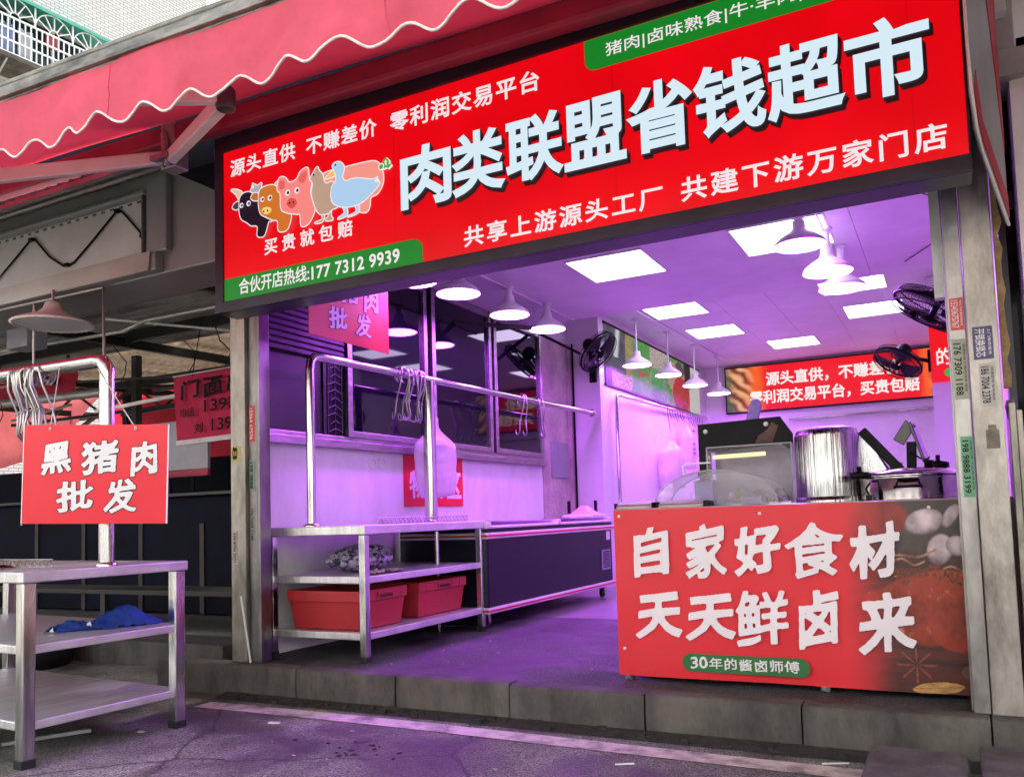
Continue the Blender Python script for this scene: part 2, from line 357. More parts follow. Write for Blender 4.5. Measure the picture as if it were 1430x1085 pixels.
MB().box((-.125, 10, .05), (.33, 10.4, 3.55)).build('wall_pier', TILE, shop)
CEIL = mat('ceiling_panel', (.78, .77, .76), .45, 0, .07, 1.6, .06, 5)
fc = MB(); fc.box((-4.2, 4.05, 3.2), (-.55, 8.25, 3.62)); fc.box((-.546, 4.05, 3.2), (.33, 8.25, 3.62)); fc.build('front_ceiling', CEIL, shop)
rc = MB()
for i in range(8):
    rc.box((-4.2+i*.6, 8.25, 3.56), (-3.603+i*.6, 14.5, 3.66))
rc.build('rear_ceiling', CEIL, shop)
MB().box((-4.3, 3.62, 3.33), (.6, 4.05, 4.3)).build('header', NAVY, shop)
MB().box((-4.36, 4.05, 4.3), (1, 14.6, 4.4)).build('roof', CONC, shop)
# the aluminium window band on the left wall
FR = mat('window_aluminium', (.36, .33, .34), .35, 1, .2, 6, .1, 40, streak=(1, 1, 5))
sill = MB(); sill.box((-4.23, 4.14, 1.64), (-4.13, 8.62, 1.70)); sill.box((-4.2, 4.14, 1.70), (-4.16, 8.62, 1.735))
sill.build('window_sill', FR, shop, bevel=.004)
GLASS = mat('dark_window_glass', (.003, .004, .006), .03, 0, .2, 1, 0, spec=.5)
for i, (a, b) in enumerate(((5.1, 6.22), (6.30, 7.40), (7.46, 8.58))):
    w = MB(); w.box((-4.2, a, 1.735), (-4.145, a+.055, 3.2)); w.box((-4.2, b-.05, 1.735), (-4.145, b, 3.2))
    w.box((-4.2, a+.055, 1.735), (-4.15, b-.05, 1.785)); w.box((-4.2, a+.055, 3.13), (-4.15, b-.05, 3.2))
    fo = w.build('window', FR, shop, bevel=.003)
    MB().box((-4.19, a+.055, 1.785), (-4.175, b-.05, 3.13)).build('pane', GLASS, fo)
MB().box((-4.24, 4.14, 1.735), (-4.22, 8.6, 3.2)).build('window_backing', NAVY, shop)
sh = MB()
for i in range(20): z = 2.30+i*.045; sh.add([(-4.17, 4.16, z), (-4.17, 5.08, z), (-4.16, 5.08, z+.012), (-4.16, 4.16, z+.012), (-4.17, 5.08, z+.043), (-4.17, 4.16, z+.043)], [(0, 1, 2, 3), (3, 2, 4, 5)])
sh.build('roller_shutter', mat('shutter_grey', (.006, .0065, .008), .7, 0, .2, 6), shop)
dk = MB(); dk.box((-4.21, 4.16, 1.735), (-4.185, 4.86, 2.3)); dk.box((-4.2, 4.84, 1.735), (-4.17, 4.87, 2.3)); dk.build('dark_panel', mat('dark_grey_panel', (.005, .006, .009), .35, 0, .15, 3), shop)
lat = MB()
for i in range(9):
    z = 1.76+i*.06; lat.tube([(-4.175, 4.9+.02*math.sin(i*2), z), (-4.17, 4.97, z+.03), (-4.175, 5.06, z+.01*math.cos(i))], .004, 5)
for y in (4.9, 4.98, 5.06): lat.tube([(-4.178, y, 1.74), (-4.178, y, 2.3)], .003, 5)
lat.build('wire_lattice', mat('dull_wire', (.06, .06, .065), .5, .3), shop)
MB().box((-4.19, 4.88, 1.735), (-4.183, 5.09, 2.3)).build('lattice_backing', BLACK, shop)
# thin conduit, wall bar
cb = MB(); cb.tube([(-4.13, 9.43, .3), (-4.13, 9.43, 3.2)], .012, 6); cb.build('corner_cable', BLACK, shop)
wb = MB(); wb.tube([(-2.36, 14.3, 2.54), (-.15, 14.3, 2.56)], .018, 8)
for x in (-2.3, -1.2, -.25): wb.tube([(x, 14.3, 2.55), (x, 14.4, 2.55)], .012, 6)
wb.build('wall_bar', PIPE, shop)
cn = MB()
for x in (-3.56, -.76): cn.tube([(x, 4.1, 3.188), (x, 8.2, 3.188)], .010, 6)
cn.tube([(-4.15, 5.0, 3.186), (-.76, 5.0, 3.186)], .010, 6); cn.tube([(-3.35, 8.4, 3.545), (-3.22, 13.6, 3.545)], .012, 6); cn.build('conduit', WHITEP, shop)
# loose wires under the ceiling by the right jamb
wr = MB(); wr.tube([(-.06, 6.2, 3.19), (.02, 5.6, 2.95), (.10, 5.2, 2.6)], .004, 5); wr.tube([(-.25, 7.9, 3.195), (0, 7.4, 3.19), (.1, 6.9, 3.05)], .004, 5)
wr.build('loose_wire', BLACK, shop)

# ================================================================== steel door pillars
def sticker(par, name, x0, x1, z0, z1, y, col, txt, tcol, horizontal=False, rows=None):
    m = mat('sticker_'+name, col, .5, 0, .12, 30)
    s = MB(); s.box((x0, y-.0015, z0), (x1, y, z1)); so_ = s.build('sticker', m, par)
    t = MB()
    # numbers run down the pillar: the text's x axis points down
    text(t, txt, 0, (z1-z0)*.86, 0, (x1-x0)*.5, (x0+(x1-x0)*.12, y-.0018, z1-(z1-z0)*.07), -Z, X, .0006, .012, quick=True)
    t.build('lettering', tcol, so_)
    if rows:
        q = MB(); text(q, rows, 0, (z1-z0)*.8, 0, (x1-x0)*.16, (x0+(x1-x0)*.74, y-.0018, z1-(z1-z0)*.08), -Z, X, .0006, 0, quick=True); q.build('lettering', tcol, so_)
lp = thing('steel_pillar', 'worn steel door pillar with small stickers at the left edge of the shop', 'pillar', (-4.12, 4.08, .194))
a = MB(); a.box((-4.245, 4.0, .194), (-4.115, 4.13, 3.3)); a.build('post', mat('worn_steel_shaded', (.34, .32, .28), .4, .75, .3, 7, .25, 25, streak=(1, 1, .35), col2=(.13, .12, .10), ramp=(.3, .6)), lp, bevel=.006)  # worn steel toned down: this end's weaker light is put into its colour
a = MB(); a.box((-4.112, 4.03, .194), (-4.04, 4.07, 3.3)); a.box((-4.112, 4.07, .194), (-4.10, 4.12, 3.3)); a.box((-4.035, 4.025, .194), (-4.01, 4.12, 3.3)); a.build('shutter_rail', mat('rail_steel', (.20, .19, .185), .35, 1, .25, 8, .15, 30, streak=(1, 1, .4)), lp, bevel=.003)
MB().box((-4.095, 4.072, .194), (-4.04, 4.11, 3.3)).build('rail_slot', BLACK, lp)
sticker(lp, 'red', -4.105, -4.055, 1.62, 1.86, 4.03, lin(190, 60, 60), '15364 67576', LETW)
sticker(lp, 'green', -4.105, -4.055, 1.30, 1.50, 4.03, lin(110, 135, 120), '198 9888', LETK)
sticker(lp, 'grey', -4.10, -4.06, .96, 1.2, 4.03, lin(130, 130, 125), '176 7309 1188', LETK)
sticker(lp, 'pale', -4.225, -4.19, .82, 1.04, 4.0, lin(150, 145, 130), '139 8736 2371', LETK)
sticker(lp, 'yellow', -4.235, -4.15, 1.50, 1.60, 4.0, lin(175, 165, 90), '8', LETK)
rp = thing('steel_pillar', 'worn steel door pillar covered with phone number stickers at the right edge of the shop', 'pillar', (.12, 4.05, .194))
a = MB(); a.box((.095, 3.985, .194), (.212, 4.12, 3.3)); a.build('post', DIRTY, rp, bevel=.006)
a = MB(); a.box((.028, 4.005, .194), (.092, 4.05, 3.3)); a.box((.02, 4.05, .194), (.06, 4.12, 3.3)); a.build('shutter_rail', mat('rail_dull', (.40, .39, .37), .4, 1, .25, 6, .2, 30, streak=(1, 1, .3), col2=(.2, .19, .18)), rp, bevel=.003)
b = MB(); b.box((-.02, 4.14, 2.0), (.05, 4.2, 3.2)); b.build('inner_jamb', WHITE, rp)
sticker(rp, 'red2', .035, .088, 1.82, 1.96, 4.005, lin(200, 75, 75), '15343675767', LETW, rows='专业下水道疏通管道')
sticker(rp, 'grey2', .034, .09, 1.52, 1.78, 4.005, lin(150, 160, 140), '176 7309 1188', LETK, rows='管道疏通 化粪池清理 维修')
sticker(rp, 'navy', .115, .19, 1.68, 1.82, 3.985, lin(70, 70, 110), '开锁换锁芯', LETW, rows='上门维修服务')
sticker(rp, 'green2', .043, .091, 1.10, 1.36, 4.005, lin(95, 150, 115), '198 9888 3199', LETK, rows='疏通马桶 下水道 改水电')
sticker(rp, 'pale2', .13, .19, 1.48, 1.66, 3.985, lin(170, 170, 165), '186 7004 2378', LETK, rows='疏通管道 家电维修')
pe = MB(); pe.box((.14, 3.983, 1.30), (.19, 3.985, 1.38)); pe.box((.15, 3.9825, 1.38), (.18, 3.985, 1.40)); pe.build('torn_patch', mat('torn_paper', (.16, .15, .12), .8, 0, .3, 20), rp)
# ================================================================== the lit signboard
sg = thing('shop_sign', 'long red backlit signboard with white shop lettering, green corners and farm animals above the opening', 'signboard', (-1.8, 3.7, 2.3))
c = MB(); c.box((-3.775, 3.47, 2.312), (.138, 3.62, 3.36)); c.box((-3.72, 3.62, 2.62), (.10, 3.99, 2.70))
for lo, hi in (((-3.775, 3.448, 2.312), (-3.712, 3.47, 3.36)), ((-3.712, 3.448, 2.312), (.138, 3.47, 2.375)), ((-3.712, 3.448, 3.266), (.138, 3.47, 3.36)), ((.13, 3.448, 2.375), (.138, 3.47, 3.266))): c.box(lo, hi)
c.build('cabinet', mat('sign_cabinet', (.020, .022, .034), .3, .3, .2, 4), sg, bevel=.003)
SRED = glow('sign_red', lin(233, 4, 16), 1.0); SGRN = glow('sign_green', lin(8, 128, 38), 1.0)
SWH = glow('sign_white', lin(238, 226, 230), 1.0); SICE = glow('sign_ice', lin(212, 234, 246), 1.0); SBK = mat('sign_black', (.01, .01, .014), .4)
MB().box((-3.712, 3.461, 2.375), (.13, 3.469, 3.266)).build('face', SRED, sg)
nn = SRED.node_tree; pz = nn.nodes['Principled BSDF']; tq = nn.nodes.new('ShaderNodeTexCoord'); nq = nn.nodes.new('ShaderNodeTexNoise'); nq.inputs['Scale'].default_value = 2.2; nn.links.new(tq.outputs['Object'], nq.inputs['Vector'])
mq = nn.nodes.new('ShaderNodeMapRange'); mq.inputs[1].default_value = .3; mq.inputs[2].default_value = .7; mq.inputs[3].default_value = .86/2**EXPO; mq.inputs[4].default_value = 1.08/2**EXPO; nn.links.new(nq.outputs[0], mq.inputs[0]); nn.links.new(mq.outputs[0], pz.inputs['Emission Strength'])   # uneven light boxes
b = MB()
for x in (-2.49, -1.27, -.05): b.box((x, 3.4603, 2.377), (x+.0025, 3.461, 3.264))
b.build('face_seam', glow('seam_dark_red', lin(190, 4, 14), .9), sg)
def rounded(x0, z0, x1, z1, r, corners):
    pts = []
    for (cx, cz, a0, kx) in ((x1-r, z0+r, -90, 'br'), (x1-r, z1-r, 0, 'tr'), (x0+r, z1-r, 90, 'tl'), (x0+r, z0+r, 180, 'bl')):
        if kx in corners: pts += [(cx+r*math.cos(R(a0+k*15)), cz+r*math.sin(R(a0+k*15))) for k in range(7)]
        else: pts.append(((x1 if 'r' in kx else x0), (z0 if 'b' in kx else z1)))
    return pts
OS = (0, 3.461, 0)
MB().prism(rounded(-3.710, 2.377, -2.322, 2.508, .06, ('tr',)), OS, X, Z, .0015).build('green_corner', SGRN, sg)
MB().prism(rounded(-1.40, 3.116, .128, 3.264, .05, ('bl',)), OS, X, Z, .0015).build('green_corner', SGRN, sg)
t = MB()
def st(body, x0, x1, z0, z1, w, sp=1.0, lift=.0025): text(t, body, x0, x1, z0, z1, OS, X, Z, lift, w, sp)
st('源头直供', -3.655, -3.161, 3.108, 3.207, .022, 1.12); st('不赚差价', -3.077, -2.596, 3.105, 3.204, .022, 1.12); st('零利润交易平台', -2.507, -1.637, 3.098, 3.203, .022, 1.12)
st('共享上游源头工厂', -2.073, -1.057, 2.41, 2.51, .022, 1.2); st('共建下游万家门店', -.97, .06, 2.415, 2.52, .022, 1.2)
st('买贵就包赔', -3.395, -2.767, 2.598, 2.690, .022, 1.55)
st('合伙开店热线:', -3.594, -3.07, 2.402, 2.492, .016); st('177 7312 9939', -3.05, -2.466, 2.404, 2.474, .022, 1.06)
st('猪肉|卤味熟食|牛·羊肉|鸡鸭鹅', -1.295, -.17, 3.152, 3.226, .008, 1.02)
t.build('lettering', SWH, sg)
t = MB(); MAIN = '肉类联盟省钱超市'; bx = [(-2.432, -2.128, 2.668, 2.972), (-2.091, -1.770, 2.70, 2.975), (-1.736, -1.415, 2.70, 2.97), (-1.394, -1.075, 2.70, 2.955), (-1.065, -.775, 2.67, 2.965), (-.735, -.40, 2.665, 2.985), (-.39, -.035+.0, 2.665, 2.965), (-.325+.0, .02, 2.69, 2.945)]
xs = [-2.432+i*.3085 for i in range(8)]
for ch, x0 in zip(MAIN, xs): text(t, ch, x0, x0+.288, 2.672, 2.972, OS, X, Z, .012, .029)
t2 = MB()
for ch, x0 in zip(MAIN, xs):
    for dx, dz, l in ((0, 0, .002), (.006, -.012, .0035), (.012, -.022, .005)): text(t2, ch, x0+dx, x0+.288+dx, 2.672+dz, 2.972+dz, OS, X, Z, l, .029, grow=.007)
main_o = t.build('main_lettering', SICE, sg); t2.build('letter_shadow', SBK, sg)
# the row of farm animals, flat prints on the lit face
EMB = [
 ('wp', (240, 150, 135), [(-2.958, 2.976), (-2.805, 2.979), (-2.636, 2.973), (-2.582, 2.948), (-2.56, 2.898), (-2.561, 2.84), (-2.593, 2.795), (-2.641, 2.779), (-2.649, 2.735), (-2.67, 2.708), (-2.721, 2.724), (-2.732, 2.772), (-2.881, 2.849), (-2.955, 2.918)]),
 ('chl', (185, 155, 135), [(-2.979, 2.768), (-2.967, 2.726), (-3.023, 2.715), (-2.968, 2.713), (-2.954, 2.763)]),
 ('chl', (185, 155, 135), [(-2.925, 2.758), (-2.925, 2.731), (-2.947, 2.715), (-2.897, 2.709), (-2.91, 2.735), (-2.906, 2.761)]),
 ('ch', (185, 155, 135), [(-3.048, 2.965), (-3.026, 2.994), (-3.009, 3.014), (-2.996, 3.021), (-2.986, 2.999), (-2.963, 2.973), (-2.943, 2.919), (-2.888, 2.914), (-2.877, 2.848), (-2.858, 2.778), (-2.9, 2.766), (-2.925, 2.751), (-2.975, 2.754), (-3.004, 2.78), (-3.021, 2.817), (-3.039, 2.882), (-3.03, 2.937)]),
 ('gl', (175, 205, 235), [(-2.825, 2.771), (-2.814, 2.729), (-2.86, 2.706), (-2.798, 2.713), (-2.801, 2.759)]),
 ('gl', (175, 205, 235), [(-2.74, 2.76), (-2.733, 2.72), (-2.794, 2.703), (-2.721, 2.714), (-2.72, 2.76)]),
 ('beak', (240, 190, 90), [(-2.883, 2.976), (-2.938, 2.944), (-2.87, 2.948)]),
 ('go', (170, 205, 235), [(-2.887, 3.004), (-2.857, 3.017), (-2.825, 3.003), (-2.809, 2.973), (-2.822, 2.926), (-2.798, 2.899), (-2.733, 2.9), (-2.623, 2.87), (-2.59, 2.877), (-2.609, 2.855), (-2.576, 2.842), (-2.624, 2.802), (-2.704, 2.76), (-2.801, 2.759), (-2.874, 2.787), (-2.899, 2.826), (-2.893, 2.885), (-2.864, 2.918), (-2.869, 2.96)]),
 ('horn', (215, 195, 160), [(-3.64, 3.025), (-3.605, 2.996), (-3.581, 2.96), (-3.564, 2.961), (-3.551, 2.988), (-3.581, 3.012), (-3.614, 3.024)]),
 ('horn', (170, 170, 175), [(-3.472, 3.029), (-3.458, 3.003), (-3.485, 2.996), (-3.464, 2.97), (-3.417, 2.978), (-3.403, 3.017), (-3.435, 3.008)]),
 ('ear', (60, 60, 70), [(-3.628, 2.918), (-3.61, 2.94), (-3.577, 2.942), (-3.57, 2.91), (-3.601, 2.903)]),
 ('bull', (18, 20, 34), [(-3.574, 2.929), (-3.567, 2.963), (-3.543, 2.983), (-3.505, 2.985), (-3.473, 2.969), (-3.455, 2.937), (-3.423, 2.909), (-3.396, 2.858), (-3.328, 2.785), (-3.351, 2.781), (-3.384, 2.709), (-3.434, 2.716), (-3.432, 2.765), (-3.452, 2.78), (-3.484, 2.786), (-3.517, 2.811), (-3.554, 2.834), (-3.571, 2.871)]),
 ('chorn', (200, 180, 140), [(-3.314, 2.965), (-3.283, 2.998), (-3.265, 2.991), (-3.268, 2.933)]),
 ('cear', (190, 110, 50), [(-3.478, 2.952), (-3.454, 2.968), (-3.411, 2.951), (-3.411, 2.926), (-3.441, 2.922), (-3.473, 2.935)]),
 ('cow', (205, 115, 40), [(-3.413, 2.967), (-3.376, 2.987), (-3.312, 2.984), (-3.276, 2.959), (-3.246, 2.918), (-3.247, 2.842), (-3.216, 2.808), (-3.18, 2.784), (-3.209, 2.711), (-3.271, 2.714), (-3.279, 2.772), (-3.315, 2.785), (-3.369, 2.814), (-3.405, 2.839), (-3.42, 2.891)]),
 ('muz', (245, 205, 120), [(-3.398, 2.85), (-3.386, 2.867), (-3.35, 2.866), (-3.325, 2.851), (-3.332, 2.831), (-3.369, 2.826)]),
 ('pig', (245, 135, 130), [(-3.273, 2.986), (-3.256, 3.015), (-3.218, 3.005), (-3.187, 2.971), (-3.134, 2.98), (-3.108, 3.015), (-3.056, 3.026), (-3.046, 2.961), (-3.03, 2.934), (-3.039, 2.882), (-3.018, 2.81), (-3.01, 2.775), (-3.052, 2.715), (-3.104, 2.71), (-3.112, 2.773), (-3.146, 2.786), (-3.207, 2.805), (-3.25, 2.836), (-3.255, 2.92), (-3.276, 2.948)]),
 ('pear', (225, 100, 95), [(-3.263, 2.984), (-3.249, 2.998), (-3.222, 2.985), (-3.227, 2.949), (-3.259, 2.948)]),
 ('pear', (225, 100, 95), [(-3.121, 2.971), (-3.099, 3.003), (-3.064, 3.009), (-3.065, 2.969), (-3.091, 2.947)]),
 ('sn', (215, 80, 75), [(-3.208, 2.856), (-3.184, 2.881), (-3.145, 2.868), (-3.135, 2.84), (-3.17, 2.819), (-3.198, 2.839)]),
 ('leaf', (60, 170, 60), [(-2.567, 2.925), (-2.549, 2.933), (-2.545, 2.915), (-2.562, 2.907)]),
]
EYES =  [(-3.549, 2.913), (-3.494, 2.914), (-3.388, 2.916), (-3.331, 2.913), (-3.199, 2.915), (-3.131, 2.914)]
CURL = [(-2.562, 2.918), (-2.543, 2.919), (-2.52, 2.921), (-2.518, 2.947), (-2.531, 2.961), (-2.547, 2.952), (-2.542, 2.927), (-2.519, 2.913), (-2.501, 2.927)]
SNOUT= [(-3.185, 2.852), (-3.158, 2.852), (-3.378, 2.844), (-3.348, 2.843), (-3.53, 2.846), (-3.009, 2.975), (-2.858, 2.997)]
def smooth_poly(p, n=5):
    out = []; N = len(p)
    for i in range(N):
        a, b, c, d = (Vector((*p[(i+k) % N], 0)) for k in (-1, 0, 1, 2))
        for j in range(n):
            u = j/n; q = .5*((2*b)+(c-a)*u+(2*a-5*b+4*c-d)*u*u+(3*b-a-3*c+d)*u**3); out.append((q.x, q.y))
    return out
def grown(p, w):
    area = sum(p[i-1][0]*p[i][1]-p[i][0]*p[i-1][1] for i in range(len(p))); sgn = 1 if area > 0 else -1; out = []
    for i in range(len(p)):
        d = Vector((p[(i+1) % len(p)][0]-p[i-1][0], p[(i+1) % len(p)][1]-p[i-1][1], 0))
        if d.length < 1e-9: continue
        d.normalize(); out.append((p[i][0]+d.y*w*sgn, p[i][1]-d.x*w*sgn))
    return out
def ccw(p): return p if sum(p[i-1][0]*p[i][1]-p[i][0]*p[i-1][1] for i in range(len(p))) > 0 else p[::-1]
emb = {}; lift = .003
for nm, col, pts in EMB:
    p = ccw(smooth_poly(pts)); o1 = (0, 3.461-lift, 0)
    if nm not in ('muz', 'sn', 'pear'):
        emb.setdefault('w', MB()).prism(grown(p, .0065), o1, X, Z, .0004); lift += .0005
    emb.setdefault(col, MB()).prism(p, (0, 3.461-lift, 0), X, Z, .0004); lift += .0005
for (x, z), r in zip(EYES, (.0155, .0165, .0155, .017, .0185, .0185)):
    emb['w'].lathe([(0, 0), (r, 0), (r, .0005), (0, .0005)], (x, 3.461-lift, z), 16, axis=(0, -1, 0)); emb.setdefault('k', MB()).lathe([(0, 0), (r*.5, 0), (r*.5, .0005), (0, .0005)], (x+.004, 3.461-lift-.0006, z-.001), 12, axis=(0, -1, 0))
for x, z in SNOUT: emb['k'].lathe([(0, 0), (.006, 0), (.006, .0005), (0, .0005)], (x, 3.461-lift-.0006, z), 10, axis=(0, -1, 0))
emb['w'].tube([(x, 3.458, z) for x, z in CURL], .0105, 6); emb.setdefault((60, 170, 60), MB()).tube([(x, 3.450, z) for x, z in CURL], .006, 6)
eo = emb['w'].build('animal_emblem', SWH, sg)
for key, b_ in emb.items():
    if key == 'k': b_.build('emblem_pupils', SBK, eo)
    elif key != 'w': b_.build('emblem_colour', glow('emblem_%d_%d_%d' % key, lin(*key), 1.0), eo)
# the slanting vinyl flank at the right end of the box
FD = Vector((.128, .55, 0)); FL = FD.length; FD.normalize(); FO = Vector((.141, 3.45, 0))
f1 = MB(); f1.prism([(0, 3.6), (0, 2.62), (.05, 2.48), (.12, 2.42), (FL, 2.24), (FL, 3.6)], FO, FD, Z, .012); fk = f1.build('flank_panel', mat('flank_grey', (.30, .29, .30), .4, .2, .15, 3, streak=(1, 8, .3)), sg)
r_ = MB(); r_.prism([(.30, 3.6), (.36, 3.25), (FL-.02, 2.62), (FL, 2.55), (FL, 3.6)], FO+Vector((.0125, -.003, 0)), FD, Z, .002); r_.prism([(.03, 2.62), (.07, 2.51), (.13, 2.46), (FL, 2.27), (FL, 2.36), (.15, 2.55), (.08, 2.72)], FO+Vector((.0125, -.003, 0)), FD, Z, .002); r_.build('flank_red', mat('flank_red', lin(165, 30, 50), .45, 0, .2, 6), sg)
e = MB(); e.tube([FO+Vector((.008, -.01, 3.6)), FO+Vector((.006, -.01, 2.80)), FO+Vector((.010, -.008, 2.62)), FO+FD*.05+Vector((.01, 0, 2.48)), FO+FD*.12+Vector((.01, 0, 2.42)), FO+FD*FL+Vector((.01, 0, 2.24))], .0065, 6); e.build('flank_edge', WHITE, sg)

# ================================================================== the awning
aw = thing('awning', 'red folding awning with scalloped white edged valance over the street', 'awning', (-2.5, 3.4, 3.2))
AWN = mat('awning_fabric', (.60, .035, .085), .8, 0, .14, 2, .12, 9, trans=.14); AWV = mat('awning_valance', (.80, .12, .19), .75, 0, .13, 2.2, .15, 7, trans=.35)
bz = lambda x: 2.955-.039*(x+3.59)
x0, x1 = -7.4, 4.6
MB().grid(lambda s, t_: Vector((x0+(x1-x0)*s, 2.13+1.27*t_, bz(x0+(x1-x0)*s)+.03+(.53+.012*(x0+(x1-x0)*s+3.7))*t_ - .03*math.sin(math.pi*t_)+.006*math.sin(x0*3+36*s+4*t_))), 90, 14).build('canopy', AWN, aw)
def val(s, t_):
    x = x0+(x1-x0)*s; drop = .228+.028*math.sin(2*math.pi*x/.235+.5*math.sin(x*1.7)); fold = (.012*math.sin(x*5.3+1.5*t_)+.008*math.sin(x*11+1-2*t_)+.030*fbm(x*2.5+t_, t_*1.3, 2)+.016*fbm(x*9+2.5*t_, t_*2, 5))*(.25+t_)
    return Vector((x, 2.075+fold+.02*t_, bz(x)-.02-drop*t_))
MB().grid(val, 620, 10).build('valance', AWV, aw)
for i in range(9):
    sq = MB(); s_ = .05+i*.11; sq.tube([val(s_, j/10)-Vector((0, .002, 0)) for j in range(11)], .0022, 5); sq.build('valance_seam', mat('seam_red', (.68, .09, .15), .8), aw)
tr = MB(); tr.tube([val(i/620, 1)-Vector((0, .003, 0)) for i in range(621)], .0052, 6); tr.build('valance_trim', mat('trim_cord', (.72, .66, .62), .6, 0, .15, 20), aw)
b = MB(); b.beam((x0, 2.10, bz(x0)+.005), (x1, 2.10, bz(x1)+.005), .05, .07); b.tube([(x0, 2.085, bz(x0)+.05), (x1, 2.085, bz(x1)+.05)], .014, 8); b.tube([(x0, 2.066, bz(x0)-.012), (x1, 2.066, bz(x1)-.012)], .012, 8)
b.build('front_bar', mat('weathered_bar', (.34, .33, .30), .5, .8, .4, 9, .3, 30, col2=(.10, .10, .085), streak=(.5, 1, 1)), aw, bevel=.006)
b = MB(); b.tube([(x0, 2.112, bz(x0)+.058), (x1, 2.112, bz(x1)+.058)], .011, 8); b.build('red_hem', AWV, aw)
b = MB(); b.beam((x0, 3.41, 3.425-.022*(x0+3.7)), (x1, 3.41, 3.425-.022*(x1+3.7)), .10, .12); b.build('roller_cover', mat('roller_red', (.30, .03, .07), .5, 0, .2, 3), aw, bevel=.02)
ARM = mat('arm_aluminium', (.88, .84, .85), .4, .1, .08, 4)
def arm(sh, el, ha, nm='folding_arm'):
    sh, el, ha = map(Vector, (sh, el, ha)); a_ = MB(); a_.beam(sh, el, .055, .075); a_.beam(el+Vector((0, 0, .012)), ha, .045, .06)
    o = a_.build(nm, ARM, aw, bevel=.008); jm = mat('joint_dark', (.10, .10, .11), .4, .6, .2, 6); j = MB(); j.lathe([(0, -.05), (.042, -.05), (.046, -.03), (.046, .04), (.04, .055), (0, .055)], el, 20); j.build('arm_joint', jm, o, bevel=.004); j = MB(); j.lathe([(0, -.05), (.04, -.05), (.04, .05), (0, .05)], sh, 16)
    j.build('arm_joint', jm, o, bevel=.004); return o
arm((-4.06, 3.37, 3.28), (-2.934, 2.75, 3.073), (-3.42, 2.13, bz(-3.42)-.02))
b = MB(); b.beam((-4.11, 3.38, 3.30), (-4.62, 2.2, 2.82), .05, .075); b.build('folding_arm', ARM, aw, bevel=.008)
b = MB(); b.box((-4.13, 3.36, 3.22), (-4.0, 3.46, 3.5)); b.beam((-4.1, 3.36, 3.45), (-4.02, 3.32, 3.22), .03, .05); b.beam((-3.99, 3.36, 3.25), (-3.93, 3.33, 3.34), .02, .06); b.build('wall_bracket', mat('bracket_steel', (.42, .38, .38), .4, .7, .3, 9), aw, bevel=.008)
b = MB()
for x in (-2.3, -.2): b.beam((x, 3.45, 3.36), (x+.10, 3.62, 3.36), .05, .02)
b.build('wall_tie', ARM, aw)

# ================================================================== the neighbour's grey signboard and the market hall
GREY = mat('fascia_grey', (.30, .305, .31), .5, .3, .12, 1.2, .06, 6)
ns = thing('grey_fascia', 'blank grey metal fascia box with an inset panel left of the red signboard', 'fascia', (-6.5, 4.0, 2.9))
b = MB(); b.box((-14, 4.06, 2.90), (-4.28, 4.5, 3.72)); b.box((-14, 3.98, 2.905), (-4.95, 4.06, 3.04)); b.box((-14, 3.98, 3.48), (-5.07, 4.06, 3.52)); b.box((-5.07, 4.0, 3.042), (-4.86, 4.06, 3.68)); b.build('fascia_box', GREY, ns, bevel=.012)
b = MB(); b.prism([(-14, 2.905), (-5.0, 2.905), (-4.98, 3.04), (-14, 3.04)], (0, 3.972, 0), X, Z, .01); b.build('lower_flange', mat('flange_pale', (.46, .45, .42), .45, .4, .15, 4, streak=(.4, 1, 1)), ns)
b = MB(); b.box((-14, 4.035, 3.042), (-5.09, 4.055, 3.478)); b.build('inset_panel', mat('inset_panel', (.66, .68, .67), .4, .2, .10, 1.5, .05, 5), ns)
b = MB(); b.box((-5.10, 3.985, 3.042), (-5.085, 4.03, 3.478)); 
for i in range(70): b.box((-12+i*.1, 4.028, 3.452), (-11.965+i*.1, 4.035, 3.468))
b.build('rivet_strip', mat('rivets', (.16, .17, .17), .5, .3, .3, 30), ns)
b = MB(); cab = [(-7.3, 3.44), (-6.93, 3.12), (-6.62, 3.30), (-6.46, 3.395), (-6.40, 3.405), (-6.2, 3.22), (-6.03, 3.12), (-5.96, 3.115), (-5.9, 3.13), (-5.7, 3.25), (-5.42, 3.43), (-5.37, 3.43), (-5.3, 3.37), (-5.12, 3.19)]
b.tube([(x, 4.02, z) for x, z in cab], .008, 6)
for x, z in ((-6.43, 3.40), (-5.4, 3.43), (-5.98, 3.12), (-5.12, 3.19)): b.box((x-.02, 4.0, z-.012), (x+.02, 4.03, z+.012))
b.build('cable', BLACK, ns)
hall = thing('market_hall', 'open market hall with a corrugated roof on steel beams beyond the grey fascia', 'market hall', (-10, 8, .2))
CORR = mat('corrugated_sheet', (.52, .50, .49), .45, .2, .3, 3, .1, 20, col2=(.16, .14, .13), streak=(.3, 2, 1)); RUST = mat('rusty_sheet', (.50, .40, .30), .6, 0, .3, 2, .1, 20, col2=(.20, .13, .09), streak=(2, .3, 1), trans=.07)
def corr(mb, x0, x1, y0, y1, z0, z1, pitch=.11, amp=.022, along='y'):
    n = int(((x1-x0) if along == 'y' else (y1-y0))/pitch*6)
    def f(s, t_):
        if along == 'y': return Vector((x0+(x1-x0)*s, y0+(y1-y0)*t_, z0+(z1-z0)*t_+amp*math.sin(2*math.pi*s*n/6)))
        return Vector((x0+(x1-x0)*t_, y0+(y1-y0)*s, z0+(z1-z0)*s+amp*math.sin(2*math.pi*s*n/6)))
    mb.grid(f, n, 2)
b = MB(); corr(b, -12, -4.3, 3.3, 4.08, 3.29, 3.68, .12); b.build('front_canopy', CORR, hall)
